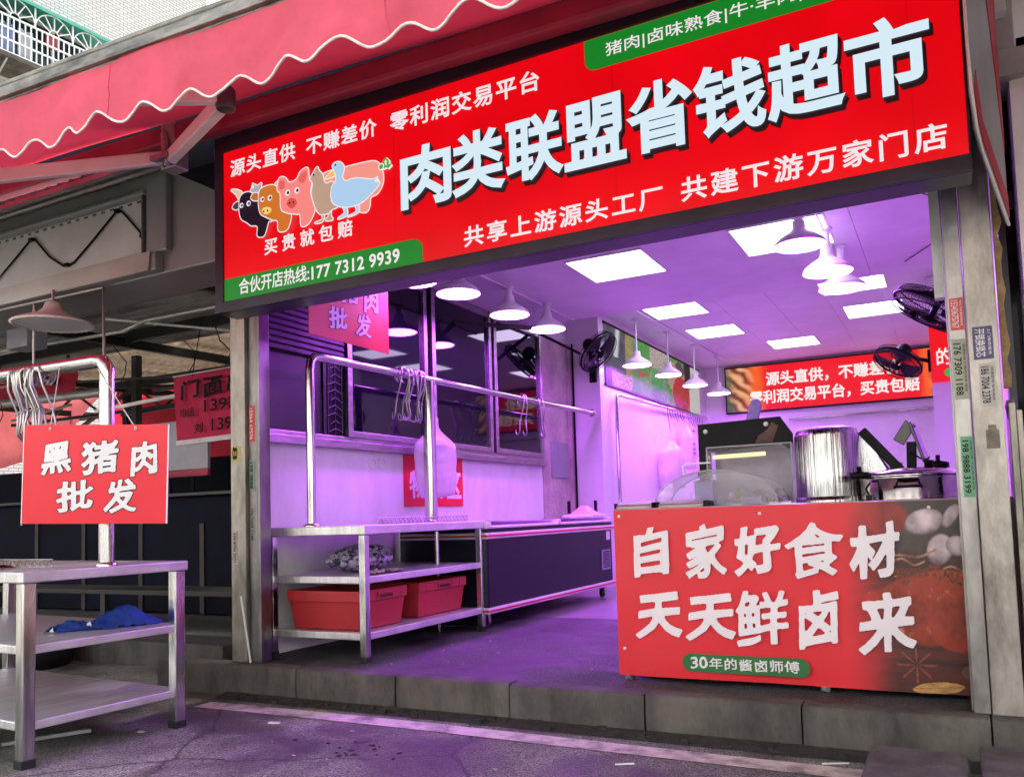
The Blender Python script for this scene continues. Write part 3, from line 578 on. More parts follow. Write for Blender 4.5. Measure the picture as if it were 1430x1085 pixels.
b = MB(); b.beam((-12, 3.3, 3.262), (-3.98, 3.3, 3.262), .035, .03); b.beam((-12, 3.62, 3.42), (-4.3, 3.62, 3.42), .035, .03); b.build('canopy_rail', ALU, hall)
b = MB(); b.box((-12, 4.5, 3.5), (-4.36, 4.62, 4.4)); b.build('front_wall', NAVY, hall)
b = MB(); corr(b, -18, -4.4, 4.6, 7.0, 3.28, 3.36, .15, .045, 'x'); b.build('roof', CORR, hall)
b = MB(); corr(b, -20, -4.4, 7.1, 8.3, 3.37, 3.43, .15, .045, 'x'); corr(b, -20, -4.4, 8.36, 9.7, 3.44, 3.52, .15, .045, 'x'); corr(b, -12.6, -4.4, 9.8, 18, 3.5, 3.7, .16, .03, 'x'); b.build('roof', RUST, hall)
PAINTD = mat('dark_steelwork', (.022, .020, .021), .55, .3, .4, 8, .1, 40); PALE = mat('pale_tube', (.50, .48, .46), .4, .6, .15, 6)
b = MB()
for y, z in ((6.2, 3.22), (8.5, 3.28), (10.6, 3.3), (12.6, 3.3), (15.4, 3.5)): b.beam((-20, y, z), (-4.4, y, z), .06, .12)
for x in (-14.5, -11.2, -8.2, -5.6): b.beam((x, 4.6, 3.13), (x, 18, 3.4), .06, .10)
b.build('roof_beam', PAINTD, hall)
for x, y in ((-8.2, 8.5), (-11.2, 8.5), (-5.6, 12.6), (-8.2, 12.6), (-14.5, 12.6), (-9.3, 7.2)):
    b = MB(); b.beam((x, y, .18), (x, y, 3.3), .09); b.build('hall_post', PAINTD, hall)
b = MB()
for i in range(7):
    x = -13+i*1.35; b.beam((x, 8.45, 2.86), (x+.65, 8.45, 3.24), .03); b.beam((x+.65, 8.45, 3.24), (x+1.3, 8.45, 2.86), .03)
b.beam((-14, 8.45, 2.86), (-4.6, 8.45, 2.86), .045); b.beam((-9.6, 7.2, 2.55), (-5.4, 9.6, 3.25), .035); b.beam((-8.0, 6.4, 2.62), (-5.1, 8.2, 3.12), .03)
b.build('truss', PAINTD, hall)
b = MB(); b.tube([(-14, 6.6, 2.83), (-8.6, 6.3, 2.66)], .05, 10); b.beam((-8.3, 5.9, 2.36), (-5.9, 7.5, 2.93), .035); b.beam((-7.2, 5.2, 3.1), (-5.3, 6.4, 2.86), .02); b.beam((-13, 5.4, 2.95), (-8.8, 5.4, 3.02), .02); b.tube([(-9.9, 5.2, 3.0), (-7.6, 5.2, 2.95), (-6.9, 5.2, 2.94), (-6.6, 5.2, 3.0), (-5, 5.2, 3.0)], .018, 8); b.tube([(-12, 9.6, 2.72), (-6, 7.4, 2.62)], .02, 8)
b.build('roof_tube', PALE, hall)
b = MB()
for i in range(9):
    x = -12.5+i*.8+random.uniform(-.2, .2); y = 5.2+random.uniform(0, 1.5); pts = [(x+.12*math.sin(q*1.3+i), y+.02*q, 3.2-q*.13) for q in range(5+i % 3)]; b.tube(pts, .006, 5)
b.tube([(-5.25, 5.1, 3.2), (-5.25, 5.1, 2.86)]+[(-5.25+.06*math.sin(q*.9), 5.1+.01*q, 2.74+.11*math.cos(q*.9)) for q in range(14)]+[(-5.25, 5.1, 2.3)], .007, 5)
b.build('loose_cable', BLACK, hall)
TARP = mat('red_tarp', (.50, .02, .05), .6, 0, .2, 1.2, .2, 5, trans=.35); TARPP = mat('faded_red_tarp', (.42, .10, .11), .6, 0, .2, 1.2, .15, 5, trans=.22)
def tarp(poly_pts, m, nm, lab, y0=None):
    (a, b_, c_, d) = map(Vector, poly_pts); t_ = MB(); t_.grid(lambda s, q: (a*(1-s)+b_*s)*(1-q)+(d*(1-s)+c_*s)*q+Vector((0, .10*fbm(s*4, q*3, a.x), .05*fbm(s*5, 3, a.x)*q)), 24, 10)
    o = t_.build(nm, m); tag(o, lab, 'tarpaulin', 'red tarpaulins hung in the market hall')
tarp([(-14.0, 9.6, 2.1), (-8.6, 9.6, 2.1), (-8.6, 9.6, 3.46), (-12.9, 9.6, 3.46)], TARP, 'tarpaulin', 'red tarpaulin sheet hung behind the steel post and the handwritten banner')
tarp([(-20, 9.8, 1.9), (-15.2, 9.8, 2.5), (-13.5, 9.8, 3.55), (-20, 9.8, 3.55)], TARPP, 'tarpaulin', 'faded pink tarpaulin sloping above the bright gap at the far left')
tarp([(-16.6, 10.4, 1.2), (-15.3, 10.4, 1.2), (-15.3, 10.4, 2.5), (-16.6, 10.4, 2.55)], TARPP, 'tarpaulin', 'pale red tarpaulin behind the wire mesh beside the hanging red sign')
tarp([(-16, 7.4, 2.92), (-10.8, 7.4, 2.90), (-10.8, 7.4, 3.3), (-16, 7.4, 3.34)], TARP, 'tarpaulin', 'narrow bright red tarpaulin strip under the hall roof at far left')
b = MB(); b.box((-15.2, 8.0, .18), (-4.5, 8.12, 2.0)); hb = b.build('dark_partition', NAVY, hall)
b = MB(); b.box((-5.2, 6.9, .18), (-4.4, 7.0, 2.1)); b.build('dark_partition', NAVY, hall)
for i in range(11):
    xq = -14+i*.9+random.uniform(-.2, .2); b = MB(); b.box((xq, 5.985, .2), (xq+.06, 5.998, 1.1+.25*random.random())); b.build('partition_batten', mat('batten_brown', (.030, .022, .019), .6, 0, .3, 6), hall)
st_ = thing('stall_counter', 'long dark navy market stall counter in the shade behind the steel table', 'counter', (-9, 6, .184))
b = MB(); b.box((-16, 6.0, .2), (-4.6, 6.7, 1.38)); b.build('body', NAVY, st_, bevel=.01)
b = MB(); b.box((-16, 5.9, 1.385), (-4.6, 6.75, 1.42)); b.build('worktop', mat('dark_top', (.016, .016, .02), .35, .1, .2, 3), st_, bevel=.006)
b = MB(); b.box((-8.3, 4.75, .52), (-4.7, 5.15, .56)); b.box((-8.3, 4.75, .2), (-8.24, 4.8, .52)); b.box((-6.6, 4.75, .2), (-6.54, 4.8, .52)); b.box((-4.78, 4.75, .2), (-4.72, 4.8, .52))
tag(b.build('low_bench', mat('bench_dark', (.02, .018, .018), .5, .2, .3, 5), bevel=.004), 'low dark bench standing in the shade left of the shop pillar', 'bench')
wbd = thing('notice_board', 'pale board with a red lower strip standing in the dark hall', 'board', (-8.0, 6.85, 1.42))
b = MB(); b.box((-8.9, 6.82, 1.74), (-7.6, 6.86, 2.32)); b.build('panel', mat('lilac_board', (.40, .38, .45), .4, 0, .1, 3), wbd, bevel=.004)
b = MB(); b.box((-8.9, 6.82, 1.66), (-7.6, 6.86, 1.735)); b.build('red_strip', mat('strip_red', (.45, .03, .08), .5, 0, .1, 6), wbd)
b = MB(); b.box((-8.3, 6.84, 1.42), (-8.25, 6.86, 1.66)); b.box((-7.9, 6.84, 1.42), (-7.85, 6.86, 1.66)); b.build('foot', BLACK, wbd)
b = MB(); b.box((-11.9, 7.85, 2.004), (-10.8, 8.1, 2.26)); b.box((-11.93, 7.83, 2.20), (-10.77, 8.12, 2.235)); tag(b.build('green_crate', mat('dull_green', (.16, .22, .17), .6, 0, .2, 5), bevel=.01), 'dull green crate on top of the dark partition behind the hanging red sign', 'crate')
b = MB(); b.grid(lambda s, q: Vector((-11.45+.2*math.cos(6.283*s)*math.sin(3.14*q)*(1+.3*fbm(s*6, q*4)), 7.95+.1*math.sin(6.283*s)*math.sin(3.14*q), 2.36-.1*math.cos(3.14*q))), 20, 10); tag(b.build('white_rag', WHITE), 'white rag bundled on the dull green crate in the dark hall', 'rag')
for i in range(16):
    q = random.Random(i); x = -14+i*.62; y = q.uniform(5.4, 9); l_ = q.uniform(.6, 2.2); b = MB(); b.beam((x, y, q.uniform(2.75, 3.2)), (x+l_, y+q.uniform(-.8, 1.6), q.uniform(2.8, 3.25)), q.choice((.025, .035, .05))); b.build('roof_strut', PAINTD if i % 3 else PALE, hall)
# handwritten banner
hbn = thing('handwritten_banner', 'crumpled red banner handwritten in black hanging from the hall roof by the pillar', 'banner', (-6.4, 6.0, 2.6))
ho = Vector((-7.13, 6.0, 1.95)); hx = Vector((1.40, .05, .04)); hz = Vector((-.05, 0, .69))
b = MB(); b.grid(lambda s, q: ho+hx*s+hz*q+Vector((0, .03*fbm(s*5, q*4, 5), 0)), 30, 14); b.build('cloth', mat('banner_crimson', (.46, .022, .075), .6, 0, .15, 5, .3, 12, spec=.12), hbn)
b = MB(); b.beam(ho+Vector((0, 0, -.01)), ho+hx+Vector((0, 0, -.01)), .02, .05); b.beam(ho+hz, ho+hx+hz, .02, .012); b.build('batten', mat('pale_batten', (.55, .52, .54), .5), hbn)
t = MB(); hx1 = hx.normalized()
text(t, '门面出租', .10, 1.30, .42, .62, ho, hx1, Z, .035, .02, 1.15, brush=True); text(t, '13974816', .42, 1.32, .27, .39, ho, hx1, Z, .035, .008); text(t, '13975807', .52, 1.34, .07, .19, ho, hx1, Z, .035, .01); text(t, '电话', .09, .28, .24, .34, ho, hx1, Z, .035, .006, brush=True); text(t, '刘', .28, .40, .06, .17, ho, hx1, Z, .035, .01, brush=True)
t.build('lettering', LETK, hbn)
for x in (-6.9, -6.3, -5.85):
    b = MB(); b.tube([(x, 6.0, 2.62), (x+.02, 6.1, 3.2)], .005, 5); b.build('tie_string', BLACK, hbn)
# hanging lamp, dangling box, black motor under the hall roof
def lamp_prof(d): return [(0, .30*d), (.07*d, .30*d), (.10*d, .27*d), (.12*d, .20*d), (.20*d, .13*d), (.40*d, .05*d), (.5*d, 0)]
hl = thing('hanging_lamp', 'unlit pinkish white lamp shade with scalloped rim hanging under the grey fascia', 'lamp', (-6.05, 3.95, 2.65))
scal = lambda j, th: 1+.028*math.cos(32*th) if j >= 6 else 1
b = MB(); b.lathe(lamp_prof(.56), (-6.05, 3.95, 2.66), 96, scal); b.lathe([(.28, 0), (.281, -.014), (.272, -.016)], (-6.05, 3.95, 2.66), 96, lambda j, th: 1+.028*math.cos(32*th)); b.build('shade', mat('lamp_shade_pink', (.86, .74, .70), .4, 0, .08, 3), hl)
b = MB(); b.lathe([(0, -.005), (.27, -.006)], (-6.05, 3.95, 2.66), 48); b.build('diffuser', mat('lamp_face', (.80, .79, .86), .35, 0, .05, 4), hl)
b = MB(); b.tube([(-6.05, 3.95, 2.82), (-6.05, 3.95, 2.92)], .012, 6); b.build('hook', ALU, hl)
fr = MB(); fr.tube([(-7.6, 4.02, 2.90), (-5.56, 4.02, 2.88), (-5.55, 4.02, 2.33)], .011, 6); fr.tube([(-6.33, 3.98, 2.85), (-6.33, 3.98, 1.6)], .011, 6)
tag(fr.build('tube_hanger', PALE), 'thin white tube frame dangling under the grey fascia behind the scalloped lamp', 'hanger')
b = MB(); b.box((-7.98, 4.75, 2.82), (-7.66, 4.95, 3.08)); b.tube([(-7.82, 4.85, 3.08), (-7.82, 4.85, 3.3)], .012, 6); tag(b.build('hanging_box', mat('grey_lilac_box', (.30, .28, .34), .45), bevel=.04), 'small grey box hanging left of and below the scalloped lamp', 'box')
b = MB(); b.box((-6.38, 7.0, 2.70), (-6.1, 7.25, 2.92)); b.lathe([(0, -.16), (.09, -.14), (.11, 0), (.11, .02), (0, .03)], (-6.24, 7.12, 2.69), 16); b.tube([(-6.24, 7.12, 2.9), (-6.24, 7.12, 3.35)], .02, 6); tag(b.build('hoist_motor', BLACK, bevel=.015), 'small black motor hanging under the hall roof above the handwritten banner', 'motor')
b = MB(); b.lathe([(0, 0), (.22, .0), (.26, .05), (.28, .28), (.3, .3), (.27, .3), (.24, .06), (0, .05)], (-8.15, 6.3, 1.42), 16, rim=lambda j, th: 1+.06*math.sin(5*th)); tag(b.build('wicker_basket', mat('dry_wicker', (.22, .13, .09), .8, 0, .4, 30, .6, 40, col2=(.05, .03, .03))), 'brown wicker basket on the stall counter left of the handwritten banner', 'basket')
b = MB(); b.lathe([(0, 0), (.38, .0), (.42, .1), (.42, .22), (.3, .33), (0, .36)], (-6.75, 4.12, .0), 24, rim=lambda j, th: 1+.03*math.sin(3*th)); tag(b.build('black_sack', mat('black_sack', (.012, .012, .014), .5, 0, .2, 5, .3, 9)), 'round black sack lying on the ground behind the steel table', 'sack')
gr = MB()
for i in range(9): gr.tube([(-11.4+.115*i, 7.4, 1.42), (-11.4+.115*i, 7.4, 2.35)], .006, 4)
for i in range(9): gr.tube([(-11.4, 7.4, 1.45+.11*i), (-10.48, 7.4, 1.45+.11*i)], .006, 4)
tag(gr.build('wire_mesh_panel', BLACK), 'black wire mesh panel standing on the stall counter at the far left', 'mesh panel')

# ================================================================== the flats behind
ap = thing('apartment_building', 'white tiled apartment building with a caged balcony under a green canopy', 'apartment building', (-21.6, 12.6, 0)); ap.rotation_euler.z = 0
WLOC[ap.name] = Vector((0, 0, 0)); ap.rotation_euler.z = R(-5.16)
bk = bpy.data.materials.new('white_facing_tile'); bk.use_nodes = True; n = bk.node_tree; L = n.links.new
tc = n.nodes.new('ShaderNodeTexCoord'); sx = n.nodes.new('ShaderNodeSeparateXYZ'); cx = n.nodes.new('ShaderNodeCombineXYZ'); L(tc.outputs['Object'], sx.inputs[0]); L(sx.outputs[1], cx.inputs[0]); L(sx.outputs[2], cx.inputs[1])
bt = n.nodes.new('ShaderNodeTexBrick'); L(cx.outputs[0], bt.inputs[0]); bt.inputs['Color1'].default_value = (.74, .72, .68, 1); bt.inputs['Color2'].default_value = (.62, .60, .56, 1); bt.inputs['Mortar'].default_value = (.30, .30, .29, 1)
bt.inputs['Scale'].default_value = 1; bt.inputs['Brick Width'].default_value = .25; bt.inputs['Row Height'].default_value = .085; bt.inputs['Mortar Size'].default_value = .012
L(bt.outputs[0], n.nodes['Principled BSDF'].inputs['Base Color']); n.nodes['Principled BSDF'].inputs['Roughness'].default_value = .6
b = MB(); b.box((-9, -14, 0), (-1.1, 7.2, 24)); b.build('wall', bk, ap)
CGR = mat('cage_white', (.80, .84, .84), .4, 0, .04, 5); z0, z1, z2, zt = 13.75, 14.75, 14.75, 15.4
b = MB(); yb0, yb1 = -3.2, 3.0
def bar(a_, b_, r=.022): b.beam(a_, b_, r*2)
for z in (13.75, 14.1, 14.42, 14.75): bar((0, yb0, z), (0, yb1, z)); bar((0, yb1, z), (-1.1, yb1, z))
nb = 42
for i in range(nb+1): y = yb0+(yb1-yb0)*i/nb; bar((0, y, 13.75), (0, y, 14.75), .015)
for i in range(7): bar((-1.1*i/6, yb1, 13.75), (-1.1*i/6, yb1, 15.35), .015)
aw_ = 1.03
for i in range(6):
    yc = yb1-.05-aw_/2-i*aw_
    pts = [(0, yc+aw_/2*math.cos(R(a_)), 14.76+.56*math.sin(R(a_))) for a_ in range(0, 181, 12)]
    b.tube(pts, .02, 5); b.tube([(0, yc+.13*math.cos(R(a_)), 14.76+.15*math.sin(R(a_))) for a_ in range(0, 181, 20)], .018, 5)
    for a_ in (30, 60, 90, 120, 150): bar((0, yc+.13*math.cos(R(a_)), 14.76+.15*math.sin(R(a_))), (0, yc+aw_/2*math.cos(R(a_)), 14.76+.56*math.sin(R(a_))), .014)
    bar((0, yc-aw_/2, 14.75), (0, yc-aw_/2, 15.38), .02)
b.build('window_cage', CGR, ap)
b = MB(); b.prism([(.12, 15.36), (-1.1, 15.72), (-1.1, 15.66), (.12, 15.28)], (0, -3.4, 0), X, Z, -6.6); 
b.build('green_canopy', mat('green_canopy', (.06, .42, .30), .5, 0, .12, 2), ap)
b = MB(); b.box((-1.09, -3.2, 13.8), (-1.05, -.55, 15.5)); b.build('blue_window', mat('blue_window', (.16, .48, .80), .5, 0, .15, 2), ap)
b = MB(); b.box((-1.09, -.5, 13.8), (-1.05, 2.9, 15.5)); b.build('window', mat('dim_window', (.03, .04, .06), .15, 0, .2, 2), ap)
b = MB()
for y in (-.55, .7, 1.9): b.box((-1.05, y-.05, 13.8), (-1.0, y+.05, 15.5))
b.build('window_frame', WHITE, ap)
b = MB(); b.box((-1.1, -3.25, 13.62), (.03, 3.05, 13.74)); b.build('balcony_slab', CONC, ap)
for i, (y, col) in enumerate(((-.3, (.50, .55, .70)), (.15, (.30, .38, .62)), (.62, (.66, .66, .70)), (1.35, (.60, .12, .16)))):
    b = MB(); zt_ = 14.75 if i < 3 else 14.95; b.grid(lambda s, q: Vector((-.35+.05*math.sin(9*s), y+.38*s, zt_-(.85 if i < 3 else .4)*q)), 8, 4); b.build('laundry', mat('laundry%d' % i, col, .8), ap, thick=.01)
b = MB()
for y in (-1.6, .2, 1.9): b.beam((-1.1, y, 12.95), (-.05, y, 13.62), .05)
b.build('balcony_strut', ALU, ap)
# ================================================================== left steel table with its hook rail
tb = thing('steel_table', 'large stainless steel three tier table standing on the street at the left', 'table', (-4.4, 2.8, 0))
Qt = Matrix.Rotation(R(-3.8), 3, 'Z'); TO = Vector((-3.826, 2.366, 0))
def tp(x, y, z): return TO+Qt@Vector((x, y, 0))+Vector((0, 0, z))       # table axes: x runs along its long side, y along the short one
def tbox(mb, lo, hi):
    vs = [tp(x, y, z) for z in (lo[2], hi[2]) for x, y in ((lo[0], lo[1]), (hi[0], lo[1]), (hi[0], hi[1]), (lo[0], hi[1]))]
    return mb.add(vs, [(0,3,2,1),(4,5,6,7),(0,1,5,4),(1,2,6,5),(2,3,7,6),(3,0,4,7)])
tl, tw = 1.75, .86
b = MB(); tbox(b, (-tl, -.01, .842), (.012, tw+.01, .893)); b.build('top', STEEL_H, tb, bevel=.006)
for z in (.512, .165): b = MB(); tbox(b, (-tl+.02, .01, z), (-.012, tw-.01, z+.042)); b.build('shelf', STEEL_H, tb, bevel=.006)
for x, y in ((-.062, 0), (-.062, tw-.062), (-tl, 0), (-tl, tw-.062)):
    b = MB(); tbox(b, (x, y, .035), (x+.062, y+.062, .842)); lg = b.build('leg', STEEL, tb, bevel=.006)
    b = MB(); tbox(b, (x-.003, y-.003, 0), (x+.065, y+.065, .04)); b.build('foot_cap', RUBBER, lg, bevel=.004)
pb = Vector((-3.842, 2.80, .893)); pt = Vector((-3.842, 2.80, 1.93))
b = MB(); b.tube([pb, pt-Vector((0, 0, .05)), pt-Vector((.004, 0, .02)), pt+Vector((-.03, 0, .012)), pt+Vector((-.08, 0, .022)), pt+Vector((-1.6, .02, .045))], .037, 20); b.lathe([(.05, 0), (.05, .012), (.038, .02)], pb, 20); b.build('rail', PIPE, tb)
# an S hook, ring up: modelled once and copied
HK = mat('hook_steel', (.40, .39, .38), .3, 1, .2, 9)
def make_hook(lab, grp):
    h = thing('meat_hook', lab, 'hook', (0, 0, 0), grp)
    b = MB(); pts = [(0, .05*math.cos(R(a)), .0+.05*math.sin(R(a))) for a in range(-60, 200, 20)]
    b.tube(pts+[(0, -.052, -.06), (0, -.012, -.17)], .0056, 6); b.build('shank', HK, h)
    b = MB(); b.tube([(0, -.012, -.16), (0, -.014, -.22), (0, -.02, -.27), (0, .0, -.298), (0, .028, -.29), (0, .04, -.262), (0, .041, -.245)], [.0056]*5+[.004, .001], 6); b.tube([(0.006, -.012, -.165), (0, -.026, -.175), (-.006, -.012, -.185), (0, .004, -.175)], .004, 5, closed=True); b.build('point', HK, h)
    return h
hk0 = make_hook('dense bunch of plain steel meat hooks hanging on the rail of the street table', 'meat hooks on the street table rail')
first = True
for i in range(14):
    o = hk0 if first else copy_tree(hk0); first = False
    o.location = (-4.60+.018*i+random.uniform(-.006, .006), 2.812+.0, 1.925+.01*random.random()); o.rotation_euler = (random.uniform(-.12, .12), random.uniform(-.28, .25), random.uniform(-.5, .5))
def hooks(spots, lab, grp, rzb):
    for i, (x, y, z) in enumerate(spots):
        o = copy_tree(hk0); o['label'] = lab; o['group'] = grp; o.scale = (1.15, 1.15, 1.2); o.location = (x, y, z-.035); o.rotation_euler = (random.uniform(-.1, .1), random.uniform(-.15, .15), rzb+random.uniform(-.7, .7))
# the hanging red sign
hs = thing('hanging_sign', 'red sign lettered for black pork wholesale hanging over the street table', 'sign', (-3.7, 2.64, 1.1))
so_ = Vector((-4.045, 2.49, 1.118)); sx_ = Vector((.890, .455, -.012)).normalized(); sz_ = Vector((.026, -.01, 1)).normalized()
b = MB(); b.prism([(0, 0), (.70, -.012), (.708, .472), (.008, .482)], so_, sx_, sz_, -.006); b.build('board', mat('sign_red_board', lin(222, 28, 50), .32, 0, .04, 2), hs)
b = MB(); b.prism([(.703, -.012), (.709, -.012), (.716, .472), (.710, .472)], so_, sx_, sz_, -.006); b.build('board_edge', WHITE, hs); b = MB(); b.prism([(-.004, -.008), (.0, -.008), (.008, .482), (.004, .482)], so_, sx_, sz_, -.006); b.build('board_edge', WHITE, hs)
def two(par, rows, o, x, z, w, grow, lift=.0012, white=LETW, dark=LETK):
    a, k = MB(), MB()
    for ch, x0, x1, z0, z1 in rows:
        ink(a, ch, x0, x1, z0, z1, o, x, z, lift+.0016, w); ink(k, ch, x0, x1, z0, z1, o, x, z, lift, w, grow)
    t_ = a.build('lettering', white, par); k.build('lettering_outline', dark, t_)
two(hs, [('黑', .095, .24, .235, .40), ('猪', .29, .47, .23, .40), ('肉', .53, .66, .22, .39), ('批', .17, .35, .052, .21), ('发', .40, .56, .042, .21)], so_, sx_, sz_, .030, .02)
for q, a_ in (((.138, .462), (-4.18, 2.80, 1.95)), ((.556, .455), (-3.86, 2.79, 1.90))):
    p = so_+sx_*q[0]+sz_*q[1]-Vector((0, .004, 0)); b = MB(); b.tube([p, Vector(a_)-Vector((0, .03, 0))], .0028, 5); b.tube([p+Vector((-.008, 0, 0)), p+Vector((0, 0, .01)), p+Vector((.008, 0, 0)), p+Vector((0, 0, -.01))], .0022, 5, closed=True); b.build('string', mat('pale_string', (.55, .52, .50), .7), hs)
# things on that table
b = MB()
def cl(s, q):
    w = (.22+.8*sm(0, .5, s))*(1-.35*sm(.85, 1, s)); hgt = (.018+.085*math.exp(-((s-.70)/.19)**2)+.02*math.exp(-((s-.2)/.15)**2))*(1-abs(2*q-1)**1.8)*(1+.5*fbm(s*5, q*4, 2))+.03*abs(fbm(s*9, q*5, 1))+.012*abs(fbm(s*24, q*14, 4))
    return tp(-.37+.13*s+.24*(q-.5)*w+.02*fbm(s*6, q*3, 9), .34+.48*s+.05*(q-.5)+.02*fbm(q*6, s*3, 5), .555+hgt)
b.grid(cl, 80, 36); tag(b.build('blue_cloth', mat('blue_cloth', (.012, .045, .30), .8, 0, .35, 5, .9, 18), thick=.004), 'crumpled bright blue cloth on the middle shelf of the street table', 'cloth')
for nm, p, r, lab in (('paper_scrap', tp(-.20, .44, .585), .022, 'small white paper scrap standing against the blue cloth'), ('plastic_scrap', tp(-.33, .32, .562), .018, 'small white plastic scrap at the near end of the blue cloth')):
    b = MB(); b.grid(lambda s, q: p+Vector((r*(2*s-1), .3*r*math.sin(5*s), r*1.3*q*(1-.6*abs(2*s-1)))), 6, 4); tag(b.build(nm, WHITE, thick=.003), lab, 'scrap')
b = MB()
for i in range(10): x = -4.6+i*.06; b.tube([(x, 2.62, .90), (x+.03, 2.62, .935), (x+.06, 2.62, .90)], .0035, 5)
b.tube([(-4.62, 2.62, .937), (-4.0, 2.62, .937)], .004, 5); b.tube([(-4.62, 2.62, .90), (-4.0, 2.62, .90)], .004, 5)
tag(b.build('zigzag_rack', HK), 'small wire rack with zigzag bars lying on the street table top', 'wire rack')
b = MB(); b.grid(lambda s, q: Vector((-4.75+.5*s, 2.45+.15*q, .897+.022*math.sin(math.pi*q)*(1+.2*fbm(s*6, q*3)))), 14, 6); tag(b.build('orange_cloth', mat('orange_cloth', (.75, .28, .05), .7, 0, .2, 8)), 'orange cloth lying on the street table at the frame edge', 'cloth')
b = MB(); b.obox((-4.26, 2.77, .012), (.09, .18, 0), (.012, -.006, 0), (0, 0, .009)); b.obox((-4.22, 2.83, .021), (.05, .10, 0), (.012, -.006, 0), (0, 0, .004)); tag(b.build('metal_strip', ALU, bevel=.002), 'pale metal strip lying on the ground under the street table', 'strip')
b = MB(); b.grid(lambda s, q: Vector((-3.92+.05*s, 3.02+.04*q, .004+.02*abs(fbm(s*5, q*5, 4)))), 6, 6); tag(b.build('paper_litter', WHITE), 'white crumpled paper scrap on the road beneath the steel table', 'litter')

# ================================================================== rack table inside the shop
rk = thing('rack_table', 'stainless steel three tier rack table with hook rail inside the shop entrance', 'table', (-3.74, 5, .19))
xa, xb, ya, yb, zt = -4.155, -3.329, 4.228, 5.73, 1.053
b = MB(); b.box((xa, ya-.01, zt-.06), (xb+.01, yb+.01, zt)); b.build('top', STEEL_H, rk, bevel=.006)
for z in (.715, .36): b = MB(); b.box((xa+.02, ya+.012, z-.035), (xb-.012, yb-.012, z+.012)); b.build('shelf', STEEL_H, rk, bevel=.006)
for x, y in ((xb-.05, ya), (xb-.05, yb-.05), (xa, ya), (xa, yb-.05)):
    b = MB(); b.box((x, y, .22), (x+.05, y+.05, zt-.06)); lg = b.build('leg', STEEL, rk, bevel=.005)
    b = MB(); b.box((x-.003, y-.003, .19), (x+.053, y+.053, .225)); b.build('foot_cap', RUBBER, lg, bevel=.004)
b = MB(); b.tube([(xb-.03, yb+.02, .21), (xa+.1, yb+.02, .21)], .01, 6); b.tube([(-3.62, 5.5, .2), (-3.62, 5.5, .98)], .018, 8); b.build('brace', PIPE, rk)
xr = -3.80
b = MB(); b.tube([(xr, 4.275, zt), (xr, 4.275, 2.10), (xr, 4.285, 2.16), (xr, 4.32, 2.195), (xr, 4.38, 2.205), (xr, 5.60, 2.225), (xr, 9.2, 2.285)], .03, 18)
b.tube([(xr, 5.70, zt), (xr, 5.70, 2.21)], .052, 18); b.lathe([(.055, 0), (.055, .012), (.03, .02)], (xr, 4.275, zt), 16); b.lathe([(.06, 0), (.06, .012), (.04, .02)], (xr, 5.70, zt), 16); b.lathe([(.03, 0), (.045, 0), (.045, .02), (.0, .02)], (xr, 9.2, 2.285), 14, axis=(0, 1, 0)); b.build('rail', PIPE, rk)
b = MB()
for i in range(23): y = 4.5+i*.05; b.tube([(-3.42, y, zt+.004), (-3.42, y+.025, zt+.04), (-3.42, y+.05, zt+.004)], .003, 5)
b.tube([(-3.42, 4.5, zt+.042), (-3.42, 5.65, zt+.042)], .0035, 5); b.tube([(-3.42, 4.5, zt+.004), (-3.42, 5.65, zt+.004)], .0035, 5)
tag(b.build('zigzag_rack', HK), 'long low wire rack with zigzag bars lying on the rack table top', 'wire rack')
hooks([(xr, y, 2.25) for y in (5.30, 5.325, 5.35, 5.375, 5.40)], 'shiny meat hooks in the left cluster near the post of the indoor rail', 'left hook cluster on the indoor rail', 1.5)
hooks([(xr, y, 2.252) for y in (5.50, 5.52, 5.545, 5.57, 5.59)], 'shiny meat hooks in the right cluster against the post of the indoor rail', 'right hook cluster on the indoor rail', 1.5)
hooks([(xr, y, 2.275) for y in (7.36, 7.42)], 'pair of meat hooks at the far part of the indoor rail, nearer pair', 'nearer pair of far hooks', 1.4)
hooks([(xr, y, 2.28) for y in (7.74, 7.80)], 'pair of meat hooks at the far end of the indoor rail next to the pilaster', 'farther pair of far hooks', 1.4)
